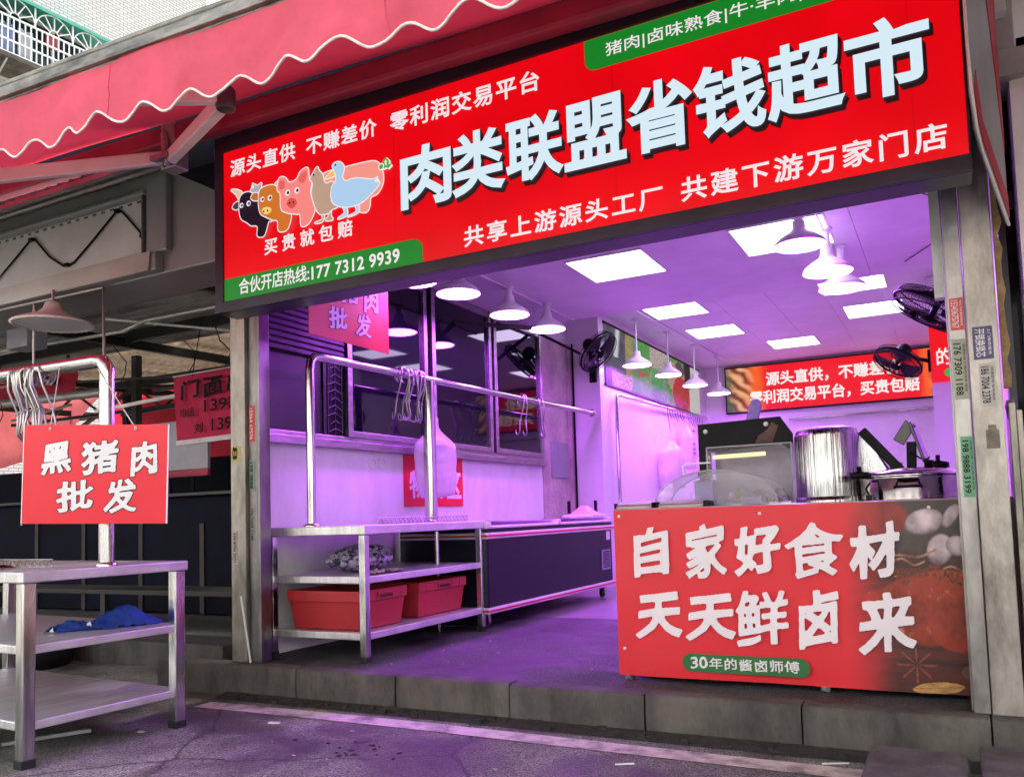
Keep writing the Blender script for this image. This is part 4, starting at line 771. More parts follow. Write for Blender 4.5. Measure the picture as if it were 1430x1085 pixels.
# red crates
CR = mat('red_crate', (.42, .028, .035), .42, 0, .1, 3, .05, 30)
def crate(lab, x0, x1, y0, y1, z0, h):
    c = thing('crate', lab, 'crate', ((x0+x1)/2, (y0+y1)/2, z0), 'red crates on the rack table'); tpr = .035; th = .012
    def ring(z, g): return [(x0+g, y0+g, z), (x1-g, y0+g, z), (x1-g, y1-g, z), (x0+g, y1-g, z)]
    rings = [ring(z0, tpr+.01), ring(z0+.008, tpr), ring(z0+h*.72, .014), ring(z0+h*.72, .002), ring(z0+h, 0), ring(z0+h, .016), ring(z0+h*.7, .03), ring(z0+.02, tpr+th)]
    vs = [p for r in rings for p in r]; fs = [(3, 2, 1, 0)]+[(j*4+k, j*4+(k+1) % 4, (j+1)*4+(k+1) % 4, (j+1)*4+k) for j in range(len(rings)-1) for k in range(4)]+[(28, 29, 30, 31)]
    b = MB(); b.add(vs, fs)
    for s in (0, 1):                                        # ribs under the rim on the two long sides
        y = y0 if s == 0 else y1
        for q in (.12, .3, .7, .88): x = x0+(x1-x0)*q; b.box((x-.006, min(y, y+(.02 if s == 0 else -.02)), z0+h*.74), (x+.006, max(y, y+(.02 if s == 0 else -.02)), z0+h*.96))
    for q in (.15, .32, .68, .85): y = y0+(y1-y0)*q; b.box((x1-.02, y-.006, z0+h*.74), (x1+.002, y+.006, z0+h*.96))
    b.build('tub', CR, c, bevel=.004)
    b = MB(); ym = (y0+y1)/2; b.box((x1-.004, ym-.075, z0+h*.86), (x1+.012, ym+.075, z0+h*.93)); b.box((x1-.004, ym-.085, z0+h*.78), (x1+.012, ym-.07, z0+h*.93)); b.box((x1-.004, ym+.07, z0+h*.78), (x1+.012, ym+.085, z0+h*.93)); b.build('handle', CR, c, bevel=.004)
    b = MB(); b.box((x1+.0005, ym-.07, z0+h*.78), (x1+.003, ym+.07, z0+h*.855)); b.build('handle_slot', mat('crate_shadow_gap', (.06, .008, .01), .6), c)
    return c
crate('nearest red plastic crate on the bottom shelf of the rack table', -4.02, -3.40, 4.27, 4.78, .374, .255)
crate('farther red plastic crate behind the first one on the rack table', -4.02, -3.42, 4.95, 5.60, .374, .255)
# patterned fabric bundle
fb = MB(); fb.grid(lambda s, q: Vector((-3.70+.17*math.sin(math.pi*q)*math.cos(2*math.pi*s)*(1+.35*fbm(3*math.cos(2*math.pi*s), 3*math.sin(2*math.pi*s), q*5)), 4.66+.29*math.sin(math.pi*q)*math.sin(2*math.pi*s)*(1+.35*fbm(3*math.cos(2*math.pi*s)+5, 3*math.sin(2*math.pi*s), q*5)), .73+.17*(.5-.5*math.cos(math.pi*q))*(1+.4*fbm(2.5*math.cos(2*math.pi*s), 2.5*math.sin(2*math.pi*s)+3, q*2))+.012*fbm(s*30, q*14, 2))), 60, 26)
pm = mat('patterned_fabric', (.45, .40, .55), .85, 0, .3, 26, .8, 25, col2=(.02, .018, .05), ramp=(.44, .54))
tag(fb.build('fabric_bundle', pm), 'dark and white patterned fabric bundle on the middle shelf of the rack table', 'fabric')
b = MB(); b.grid(lambda s, q: Vector((-3.50+.12*q, 4.40+.36*s, .73+.035*abs(fbm(s*8, q*4, 7))*2+.004)), 24, 8); tag(b.build('beige_rag', mat('beige_rag', (.50, .38, .36), .8, 0, .2, 12, .5, 30)), 'pale pinkish rag spilling in front of the patterned bundle', 'rag')
# plastic bags
BAGM = mat('white_bag', (.80, .78, .80), .22, 0, .06, 4, .9, 7, trans=.35)
nb_ = BAGM.node_tree; mo_ = nb_.nodes['Material Output']; old_ = mo_.inputs[0].links[0].from_socket; tr_ = nb_.nodes.new('ShaderNodeBsdfTransparent'); mx_ = nb_.nodes.new('ShaderNodeMixShader'); mx_.inputs[0].default_value = .72
nb_.links.new(tr_.outputs[0], mx_.inputs[1]); nb_.links.new(old_, mx_.inputs[2]); nb_.links.new(mx_.outputs[0], mo_.inputs[0])
def bag(lab, c, w, d, h, seed, neck=.16):
    t_ = thing('plastic_bag', lab, 'bag', c); cx, cy, cz = c; b = MB()
    def f(s, q):
        a = 2*math.pi*s; z = h*q; k = sm(-.01, .03, q)*(1-.12*sm(.3, .0, q))*(1-sm(.66, .97, q)*(1-neck)); e = 1+.22*fbm(2*math.cos(a)+seed, 2*math.sin(a), q*3)+.10*math.sin(9*a+seed)*sm(.5, .95, q)+.16*abs(fbm(2.2*math.cos(a), 2.2*math.sin(a)+seed, q*5))
        return Vector((cx+w*k*e*math.cos(a), cy+d*k*e*math.sin(a), cz+z+.02*fbm(a, q*4, seed)))
    b.grid(f, 48, 30); b.build('body', BAGM, t_)
    b = MB(); b.tube([(cx, cy, cz+h*.93), (cx+.02, cy, cz+h+.03), (cx-.03, cy+.02, cz+h+.07)], [.02, .012, .004], 6); b.tube([(cx, cy, cz+h*.93), (cx-.02, cy+.02, cz+h+.05)], [.02, .006], 6); b.tube([(cx, cy, cz+h*.92), (cx, cy, cz+h+.16)], .006, 6); b.build('tied_ends', BAGM, t_)
    return t_
bag('white plastic bag hanging on the indoor rail just behind the thick post', (-3.96, 6.03, 1.26), .13, .245, .65, 3)
# red wall notice behind the bag
rn = thing('wall_notice', 'small red notice with pale lettering low on the left wall behind the bag', 'notice', (-4.19, 6.35, 1.18))
b = MB(); b.box((-4.198, 5.88, 1.19), (-4.19, 6.84, 1.645)); b.build('board', mat('notice_red', lin(215, 15, 45), .35, 0, .05, 3), rn)
t = MB()
for ch, y0 in (('物', 5.96), ('料', 6.26), ('区', 6.56)): text(t, ch, y0, y0+.24, 1.27, 1.50, (-4.19, 0, 0), Y, Z, .001, .03)
t.build('lettering', LETW, rn)
b = MB()
for y in (5.45, 5.58): b.tube([(-4.198, y+.05*math.cos(R(a)), 1.55+.04*math.sin(R(a))) for a in range(0, 360, 24)], .008, 5, closed=True)
tag(b.build('wall_sticker', WHITE), 'pale flower shaped sticker on the purple wall left of the red notice', 'sticker')
# second hanging sign, inside
h2 = thing('hanging_sign', 'red pork wholesale sign hanging inside behind the lower left of the lit signboard', 'sign', (-3.75, 4.65, 2.33))
b = MB(); b.box((-3.752, 4.215, 2.335), (-3.746, 5.095, 2.86)); b.build('board', mat('sign_red_inside', lin(222, 28, 50), .3, 0, .05, 3), h2)
two(h2, [('黑', 4.30, 4.48, 2.62, 2.81), ('猪', 4.54, 4.74, 2.62, 2.81), ('肉', 4.80, 4.97, 2.60, 2.79), ('批', 4.41, 4.61, 2.41, 2.58), ('发', 4.70, 4.88, 2.41, 2.58)], (-3.746, 0, 0), Y, Z, .030, .02)
b = MB()
for y in (4.4, 4.95): b.tube([(-3.75, y, 2.85), (-3.75, y, 3.2)], .004, 5)
b.build('string', WHITE, h2)
# thin white stick leaning by the pillar
b = MB(); b.tube([(-4.065, 3.985, .197), (-4.13, 3.97, .62)], .007, 6); tag(b.build('thin_stick', WHITE), 'thin white stick leaning at the foot of the left steel pillar', 'stick')

# ================================================================== chest freezer
fz = thing('chest_freezer', 'long navy chest freezer with white rails, red stripes and sliding glass lids', 'freezer', (-3.7, 7.1, .19))
NB = mat('freezer_navy', (.005, .006, .014), .32, 0, .12, 2, spec=.3); WR = mat('freezer_white', (.74, .73, .74), .3, 0, .05, 3); RS = mat('freezer_red', (.60, .01, .06), .35, 0, .05, 3)
fx0, fx1, fy0, fy1 = -4.14, -3.30, 5.72, 8.44
b = MB(); b.box((fx0, fy0, .34), (fx1, fy1, .95)); b.build('body', NB, fz, bevel=.03)
def rim(z0, z1, g, m, nm, bev=.01):
    b = MB(); b.box((fx0-g, fy0-g, z0), (fx1+g, fy0+.02, z1)); b.box((fx0-g, fy1-.02, z0), (fx1+g, fy1+g, z1)); b.box((fx1-.02, fy0+.02, z0), (fx1+g, fy1-.02, z1)); return b.build(nm, m, fz, bevel=bev)
rim(.905, .955, .022, WR, 'bumper'); rim(.318, .365, .022, WR, 'bumper'); rim(.922, .938, .027, RS, 'red_stripe', .002); rim(.333, .349, .027, RS, 'red_stripe', .002)
b = MB(); b.box((fx0, fy0, .957), (fx1, fy1, .985)); b.build('dark_band', NB, fz, bevel=.006)
b = MB()
prof = [(0, .985), (0, 1.0), (-.05, 1.03), (-.10, 1.045)]
for y0, y1 in ((fy0-.01, fy0+.07), (fy1-.07, fy1+.01), ((fy0+fy1)/2-.03, (fy0+fy1)/2+.03)): b.box((fx0, y0, .987), (fx1+.012, y1, 1.04))
b.box((fx1-.05, fy0+.07, .987), (fx1+.012, fy1-.07, 1.01)); b.box((fx0, fy0+.07, .987), (fx0+.05, fy1-.07, 1.05)); b.build('lid_frame', WR, fz, bevel=.008)
GL = clear('lid_glass', (.92, .94, .97), .10, .03)
for y0, y1 in ((fy0+.07, (fy0+fy1)/2-.03), ((fy0+fy1)/2+.03, fy1-.07)):
    b = MB(); b.grid(lambda s, q: Vector((fx0+.05+(fx1-.05-fx0-.05)*s, y0+(y1-y0)*q, 1.012+.045*math.sin(math.pi*(.25+.75*(1-s))))), 10, 1); b.build('glass_lid', GL, fz)
b = MB(); b.box((fx0+.06, fy0+.09, .956), (fx1-.06, fy1-.09, .958)); b.build('inner_floor', WR, fz)
for y in (5.84, 8.32):
    for x in (fx1-.09, fx0+.09):
        b = MB(); b.lathe([(0, -.018), (.042, -.018), (.048, -.01), (.048, .01), (.042, .018), (0, .018)], (x, y, .238), 18, axis=(1, 0, 0)); cw = b.build('caster', RUBBER, fz)
        b = MB(); b.box((x-.03, y-.03, .30), (x+.03, y+.03, .335)); b.beam((x-.024, y, .31), (x-.024, y+.02, .235), .005, .035); b.beam((x+.024, y, .31), (x+.024, y+.02, .235), .005, .035); b.build('fork', ALU, cw)
b = MB(); b.box((fx1+.002, 8.10, .49), (fx1+.012, 8.34, .70)); v = b.build('vent', mat('vent_grey', (.30, .30, .34), .4), fz, bevel=.01)
b = MB()
for i in range(9): b.box((fx1+.013, 8.13, .515+i*.02), (fx1+.016, 8.31, .524+i*.02))
b.build('vent_grille', BLACK, v)
b = MB(); b.box((fx1+.002, 8.26, .80), (fx1+.004, 8.36, .89)); b.build('label_sticker', WHITE, fz)
# meat tray on the freezer
mt = thing('meat_tray', 'white tray of pale meat with two black clips on the freezer far end', 'tray', (-3.45, 8.15, 1.045))
b = MB(); b.box((-3.66, 7.95, 1.045), (-3.31, 8.32, 1.075)); b.build('tray', WHITE, mt, bevel=.01)
b = MB(); b.grid(lambda s, q: Vector((-3.63+.29*s, 7.99+.3*q, 1.076+.09*math.sin(math.pi*s)*math.sin(math.pi*q)*(1+.5*fbm(s*4, q*4, 6)))), 16, 14); b.build('meat', mat('pale_meat', (.62, .36, .32), .4, 0, .2, 9, .3, 14, col2=(.75, .60, .55)), mt)
for x, y in ((-3.62, 8.0), (-3.40, 8.2)):
    b = MB(); b.box((x, y, 1.09), (x+.025, y+.03, 1.22)); b.build('clip', BLACK, mt)
# ================================================================== lamps: the pink meat lights and the ceiling panels
LITE = glow('meat_light', (.52, .082, 1.0), 150, False); PANEL = glow('panel_light', (.76, .62, 1.0), 8.5, False)
LSH = mat('lamp_shade_white', (.74, .73, .74), .35, 0, .04, 3)
def pendant(lab, z_top, drop, d=.36, grp='pendant meat lamps'):
    t_ = thing('pendant_lamp', lab, 'lamp', (0, 0, 0), grp); pr = [(.045, .17), (.05, .12), (.06, .10), (.13, .055), (d/2*.96, .02), (d/2, 0), (d/2, -.012)]
    b = MB(); b.lathe(pr, (0, 0, 0), 72, lambda j, th: 1+.022*math.cos(36*th) if j >= 5 else 1); b.lathe([(0, .172), (.045, .17)], (0, 0, 0), 24); b.build('shade', LSH, t_)
    b = MB(); b.lathe([(0, -.014), (d*.47, -.012), (d*.485, -.004)], (0, 0, 0), 48); b.build('diffuser', LITE, t_)
    b = MB(); b.tube([(0, 0, .17), (0, 0, drop)], .011 if drop > .35 else .03, 10); b.lathe([(0, drop), (.05, drop), (.05, drop-.015), (.02, drop-.03)], (0, 0, 0), 20); b.build('stem', LSH, t_)
    return t_
p0 = pendant('first short stemmed lamp of the left row, half hidden behind the signboard edge', 0, .255)
p0.location = (-3.66, 5.32, 2.945)
for (x, y, z), lab in (((-3.56, 5.82, 2.945), 'short stemmed meat lamp of the left row above the thick rail post'), ((-3.55, 6.70, 2.945), 'short stemmed meat lamp in the middle of the left row by the windows'), ((-3.52, 7.44, 2.945), 'last short stemmed meat lamp of the left row, nearest the pilaster')):
    copy_tree(p0, (x, y, z), None, lab)
for (x, y, z), lab in (((-.885, 6.22, 2.99), 'lamp of the right row hanging in front of the largest right ceiling panel'), ((-.748, 6.62, 2.872), 'lower lamp of the right row, hanging just behind the first one'), ((-.70, 7.12, 2.853), 'last lamp of the right row, overlapping a far ceiling panel')):
    o = copy_tree(p0, (x, y, z), None, lab)
    if z < 2.9:
        for kq in kids(o):
            if kq.name.startswith('stem'):
                kq.data = kq.data.copy()
                for v_ in kq.data.vertices:
                    if v_.co.z > .2: v_.co.z += 3.2-z-.255
    elif z > 2.96:
        for kq in kids(o):
            if kq.name.startswith('stem'):
                kq.data = kq.data.copy()
                for v_ in kq.data.vertices:
                    if v_.co.z > .2: v_.co.z += 3.2-z-.255
q0 = pendant('first long rod lamp of the rear row, just right of the wall fan', 0, .60, .36, 'long rod lamps at the rear'); q0.location = (-3.50, 10.05, 2.965)
for (x, y, z), lab in (((-3.40, 11.05, 2.965), 'second long rod lamp of the rear row in front of the green picture'), ((-3.32, 12.1, 2.945), 'third long rod lamp of the rear row in front of the picture end'), ((-3.22, 13.1, 2.93), 'farthest long rod lamp of the rear row beside the red rear sign')):
    copy_tree(q0, (x, y, z), None, lab)
pl = [((-2.79, 6.30, 3.197), .66, .69, 'big square ceiling light at the front left of the shop ceiling'), ((-1.40, 6.25, 3.197), .67, .72, 'big square ceiling light at the front right behind a pendant lamp'),
      ((-3.25, 9.45, 3.557), .66, .78, 'ceiling light at the rear nearest the ceiling step, left column'), ((-3.14, 11.07, 3.557), .66, .68, 'middle ceiling light of the rear left column'), ((-2.33, 12.53, 3.557), .67, .68, 'farthest ceiling light above the red rear sign'),
      ((-1.08, 10.93, 3.557), .67, .72, 'ceiling light at the rear right beside the upper wall fan'), ((-1.20, 9.45, 3.557), .67, .74, 'ceiling light at the rear right half hidden by the pendant lamps')]
for (x, y, z), w, d, lab in pl:
    t_ = thing('ceiling_light', lab, 'ceiling light', (x+w/2, y+d/2, z), 'square ceiling lights')
    b = MB(); b.box((x, y, z-.004), (x+w, y+d, z+.001)); b.build('diffuser', PANEL, t_)
    b = MB()
    for lo, hi in (((x-.018, y-.018), (x+w+.018, y)), ((x-.018, y+d), (x+w+.018, y+d+.018)), ((x-.018, y), (x, y+d)), ((x+w, y), (x+w+.018, y+d))): b.box((*lo, z-.007), (*hi, z+.002))
    b.build('frame', WHITE, t_)

# ================================================================== fans
def fan(lab, c, face, r, mount, bracket):
    """wall fan: wire cage facing along `face`, motor behind, arm to the mount plate"""
    c, face, mount = Vector(c), Vector(face).normalized(), Vector(mount); t_ = thing('wall_fan', lab, 'fan', c); u = face.cross(Z).normalized(); w = u.cross(face)
    ring = lambda rr, d: [c+face*d+rr*(math.cos(a)*u+math.sin(a)*w) for a in (2*math.pi*k/48 for k in range(48))]
    b = MB(); b.tube(ring(r, 0), .011, 8, closed=True); b.tube(ring(r*.97, .045), .004, 5, closed=True); b.tube(ring(r*.97, -.045), .004, 5, closed=True); b.tube(ring(r*.5, .07), .003, 5, closed=True); b.tube(ring(r*.3, .075), .004, 5, closed=True); b.tube(ring(r*.4, -.07), .004, 5, closed=True)
    for k in range(64):
        a = 2*math.pi*k/64; d = math.cos(a)*u+math.sin(a)*w
        b.tube([c+face*.075+d*r*.25, c+face*.065+d*r*.6, c+face*.04+d*r*.95, c+d*r], .0016, 3, cap=False); b.tube([c-face*.07+d*r*.3, c-face*.06+d*r*.65, c-face*.04+d*r*.95, c+d*r], .0016, 3, cap=False)
    b.build('cage', BLACK, t_)
    b = MB()
    for k in range(3):
        a0 = k*2*math.pi/3+.4
        b.grid(lambda s, q: c+((.16+.76*q)*r)*(math.cos(a0+(s-.5)*(.9+.5*q))*u+math.sin(a0+(s-.5)*(.9+.5*q))*w)+face*(.03*(s-.5)), 8, 6)
    b.build('blade', mat('fan_blade', (.03, .03, .035), .3), t_, thick=.003)
    b = MB(); b.lathe([(0, -.22), (.05, -.215), (.075, -.18), (.08, -.09), (.07, -.06), (.0, -.06)], c, 24, axis=face); b.lathe([(0, .085), (.05, .08), (.06, .06), (0, .06)], c, 20, axis=face); b.tube([c-face*.06, c+face*.06], .02, 8)
    b.build('motor', BLACK, t_)
    b = MB(); e = c-face*.15; b.tube([e, (e+mount)/2+Vector((0, 0, -.03)), mount], .024, 8); b.obox(mount, bracket[0], bracket[1], bracket[2]); b.build('bracket', BLACK, t_, bevel=.008)
    b = MB(); p = c-face*.13-w*(-.081); b.obox(c-face*.14+w*.079, u*.02, face*.03, w*.003); b.build('motor_label', WHITE, t_)
    return t_
fan('black wall fan on the white pier at the left, in front of the picture banner', (-3.66, 9.12, 3.0), (.70, -.09, -.61), .27, (-3.86, 9.43, 2.86), (Vector((.045, 0, 0)), Vector((0, .02, 0)), Vector((0, 0, .17))))
fan('black wall fan half hidden by the right steel pillar, tilted to show its edge', (-.03, 5.55, 2.245), (-.5, -.08, -.86), .25, (.13, 5.72, 2.33), (Vector((.02, 0, 0)), Vector((0, .05, 0)), Vector((0, 0, .07))))
fan('smaller black wall fan farther back beside the red corner board', (-.44, 9.7, 2.60), (-.43, -.37, -.80), .255, (-.14, 9.97, 2.62), (Vector((.015, 0, 0)), Vector((0, .04, 0)), Vector((0, 0, .12))))

# ================================================================== signs on the rear walls
RB = glow('board_red', lin(244, 22, 26), .95); RW = glow('board_white', lin(255, 236, 232), 1.0); RG = glow('board_green', lin(60, 180, 70), .95)
def prawn(s, t_):
    """the printed food picture at both ends of the long rear sign: pale ribbed meat shading to orange"""
    e = min(s/.20, (1-s)/.12); base = lin(244, 22, 26)
    if e >= 1.05: return base
    x = e+.2*fbm(s*22, t_*3, 4); rib = .5+.5*math.sin(38*(s*2.2+t_*.55)+4*fbm(s*9, t_*4, 2))
    c = mix(lin(120, 40, 25), lin(250, 185, 130), rib); c = mix(c, lin(255, 100, 30), sm(.4, .8, x)); c = mix(lin(70, 90, 75), c, sm(.0, .28, x+.15*(t_-.5)))
    return mix(c, base, sm(.75, 1.05, x))
rs = thing('rear_sign', 'long red lit sign with two lines of white lettering on the rear wall', 'sign', (-1.6, 14.3, 2.74))
sheet('face', (-3.38, 14.3, 2.742), X, Z, 3.45, .752, 170, 40, prawn, painted('rear_sign_print', .4, .95), rs)
t = MB(); OR_ = (0, 14.3, 0)
text(t, '源头直供，不赚差价', -2.70, -.62, 3.14, 3.37, OR_, X, Z, .006, .028, quick=True); text(t, '零利润交易平台，买贵包赔', -2.98, -.36, 2.84, 3.07, OR_, X, Z, .006, .028, quick=True); t.build('lettering', RW, rs)
b = MB(); b.box((-3.40, 14.302, 2.72), (.09, 14.40, 2.74)); b.box((-3.40, 14.302, 3.496), (.09, 14.40, 3.52)); b.box((-3.40, 14.302, 2.74), (-3.382, 14.4, 3.496)); b.build('frame', BLACK, rs)
cbd = thing('corner_board', 'red board with white lettering on the pier at the right rear', 'sign', (.1, 9.98, 2.4))
b = MB(); b.box((-.128, 9.965, 2.38), (.33, 9.995, 3.02)); b.build('face', RB, cbd)
t = MB(); text(t, '30年', -.06, .22, 2.80, 2.96, (0, 9.965, 0), X, Z, .003, .03, quick=True) if False else None
text(t, '的', -.065, .075, 2.565, 2.745, (0, 9.965, 0), X, Z, .003, .016, quick=True); text(t, '酱', .115, .255, 2.565, 2.745, (0, 9.965, 0), X, Z, .003, .016, quick=True); t.build('lettering', RW, cbd)
b = MB(); b.prism(rounded(.0, 2.43, .30, 2.52, .044, ('tl', 'bl', 'tr', 'br')), (0, 9.965, 0), X, Z, .002); b.build('green_badge', RG, cbd)
# the picture banner on the left rear wall
def mosaic(s, t_):
    """a run of printed food and farm pictures cut by wavy edges"""
    u = s*10+1.3*fbm(s*6, t_*2, 1); v = t_*2+.8*fbm(s*5+3, t_*2, 2); iu, iv = math.floor(u), math.floor(v)
    h = noise.cell(Vector((iu+.5, iv+.5, .5))); g = 1.2*fbm(s*240, t_*44, iu, 2)+.5*fbm(s*60, t_*12, iu, 2)
    pal = [(lin(90, 95, 105), lin(160, 165, 172)), (lin(55, 120, 50), lin(110, 190, 80)), (lin(150, 120, 110), lin(215, 185, 165)), (lin(60, 45, 55), lin(120, 100, 110)), (lin(120, 125, 90), lin(200, 195, 120)), (lin(150, 60, 50), lin(220, 130, 105)), (lin(95, 130, 95), lin(170, 205, 160)), (lin(70, 75, 85), lin(200, 205, 210))]
    a, b_ = pal[int((h*.5+.5)*7.99) % 8]; c = mix(a, b_, .5+1.3*g)
    if s < .17: c = mix(mix(lin(50, 52, 62), lin(105, 108, 118), .5+1.2*fbm(s*20, t_*5, 8)), lin(225, 228, 230), sm(.02, .05, .05-abs(s-.06-.05*t_)) if t_ > .5 else 0)
    if .17 < s < .235: c = mix(lin(110, 105, 50), lin(200, 190, 105), .5+1.5*g) if t_ > .3 else c
    if .26 < s < .40 and t_ > .45: c = mix(lin(45, 120, 45), lin(105, 200, 80), .5+1.6*g)
    if .42 < s < .55 and .2 < t_ < .62: c = mix(lin(45, 120, 55), lin(120, 205, 120), .5+1.6*g)
    if .05 < s < .22 and t_ < .26: c = mix(lin(165, 70, 55), lin(240, 215, 195), .5+2.2*fbm(s*110, t_*24, 3))
    if .40 < s < .60 and t_ > .62: c = mix(lin(120, 95, 95), lin(240, 225, 215), .5+2.2*fbm(s*120, t_*28, 3))
    e = ((s-.755)/.115)**2+((t_-.28)/.42)**2
    if e < 1: c = mix(mix(lin(150, 25, 20), lin(225, 60, 45), .5+fbm(s*40, t_*8)), lin(240, 175, 150), sm(.15, .3, fbm(s*90+t_*16, t_*30-s*40, 5))+sm(.86, .95, e))
    if .86 < s: c = mix(lin(190, 185, 180), lin(235, 232, 228), .5+g)
    if .80 < s < .88 and t_ > .5: c = mix(lin(30, 22, 28), lin(70, 45, 45), .5+g)
    return c
pbn = thing('picture_banner', 'long lit banner of meat, cattle and vegetable pictures on the left rear wall', 'banner', (-3.77, 11.7, 2.7))
sheet('print', (-3.765, 9.62, 2.70), Y, Z, 4.35, .76, 480, 96, mosaic, painted('picture_print', .6, .7), pbn)
b = MB(); b.box((-3.78, 9.6, 3.461), (-3.755, 14.0, 3.485)); b.box((-3.78, 9.6, 2.675), (-3.755, 14.0, 2.698)); b.build('frame', BLACK, pbn)
# hanging rail and bags in the rear
rr = thing('rear_rail', 'thin steel hanging rail standing along the left rear wall', 'rail', (-3.70, 11.8, .19))
b = MB(); b.tube([(-3.70, 9.78, .19), (-3.70, 9.78, 2.50), (-3.70, 9.80, 2.55), (-3.70, 9.86, 2.57), (-3.70, 14.1, 2.66)], .024, 12); b.build('bar', PIPE, rr)
b = MB()
for i in range(14): b.tube([(-3.70, 12.0+i*.14, 2.62+.004*i), (-3.70, 12.02+i*.14, 2.52), (-3.68, 12.05+i*.14, 2.46+.02*math.sin(i*2))], .009, 5)
b.build('rail_clip', HK, rr)
bag('big translucent plastic bag hanging on the rear rail, left of the printed one', (-3.62, 11.75, 1.40), .17, .36, .76, 9)
pbg = bag('narrow printed plastic bag hanging on the rear rail beside the black case', (-3.66, 12.72, 1.72), .12, .22, .74, 17)
b = MB()
for z in (2.3, 2.1, 2.02, 1.95): b.grid(lambda s, q: Vector((-3.535, 12.62+.13*s, z+.03*q)), 1, 1)
b.build('printed_label', mat('violet_print', (.12, .05, .30), .5), pbg)
b = MB(); b.tube([(-3.62, 11.75, 2.2), (-3.66, 11.76, 2.62)], .006, 5); b.build('cord', BLACK, bpy.data.objects['plastic_bag.001'])

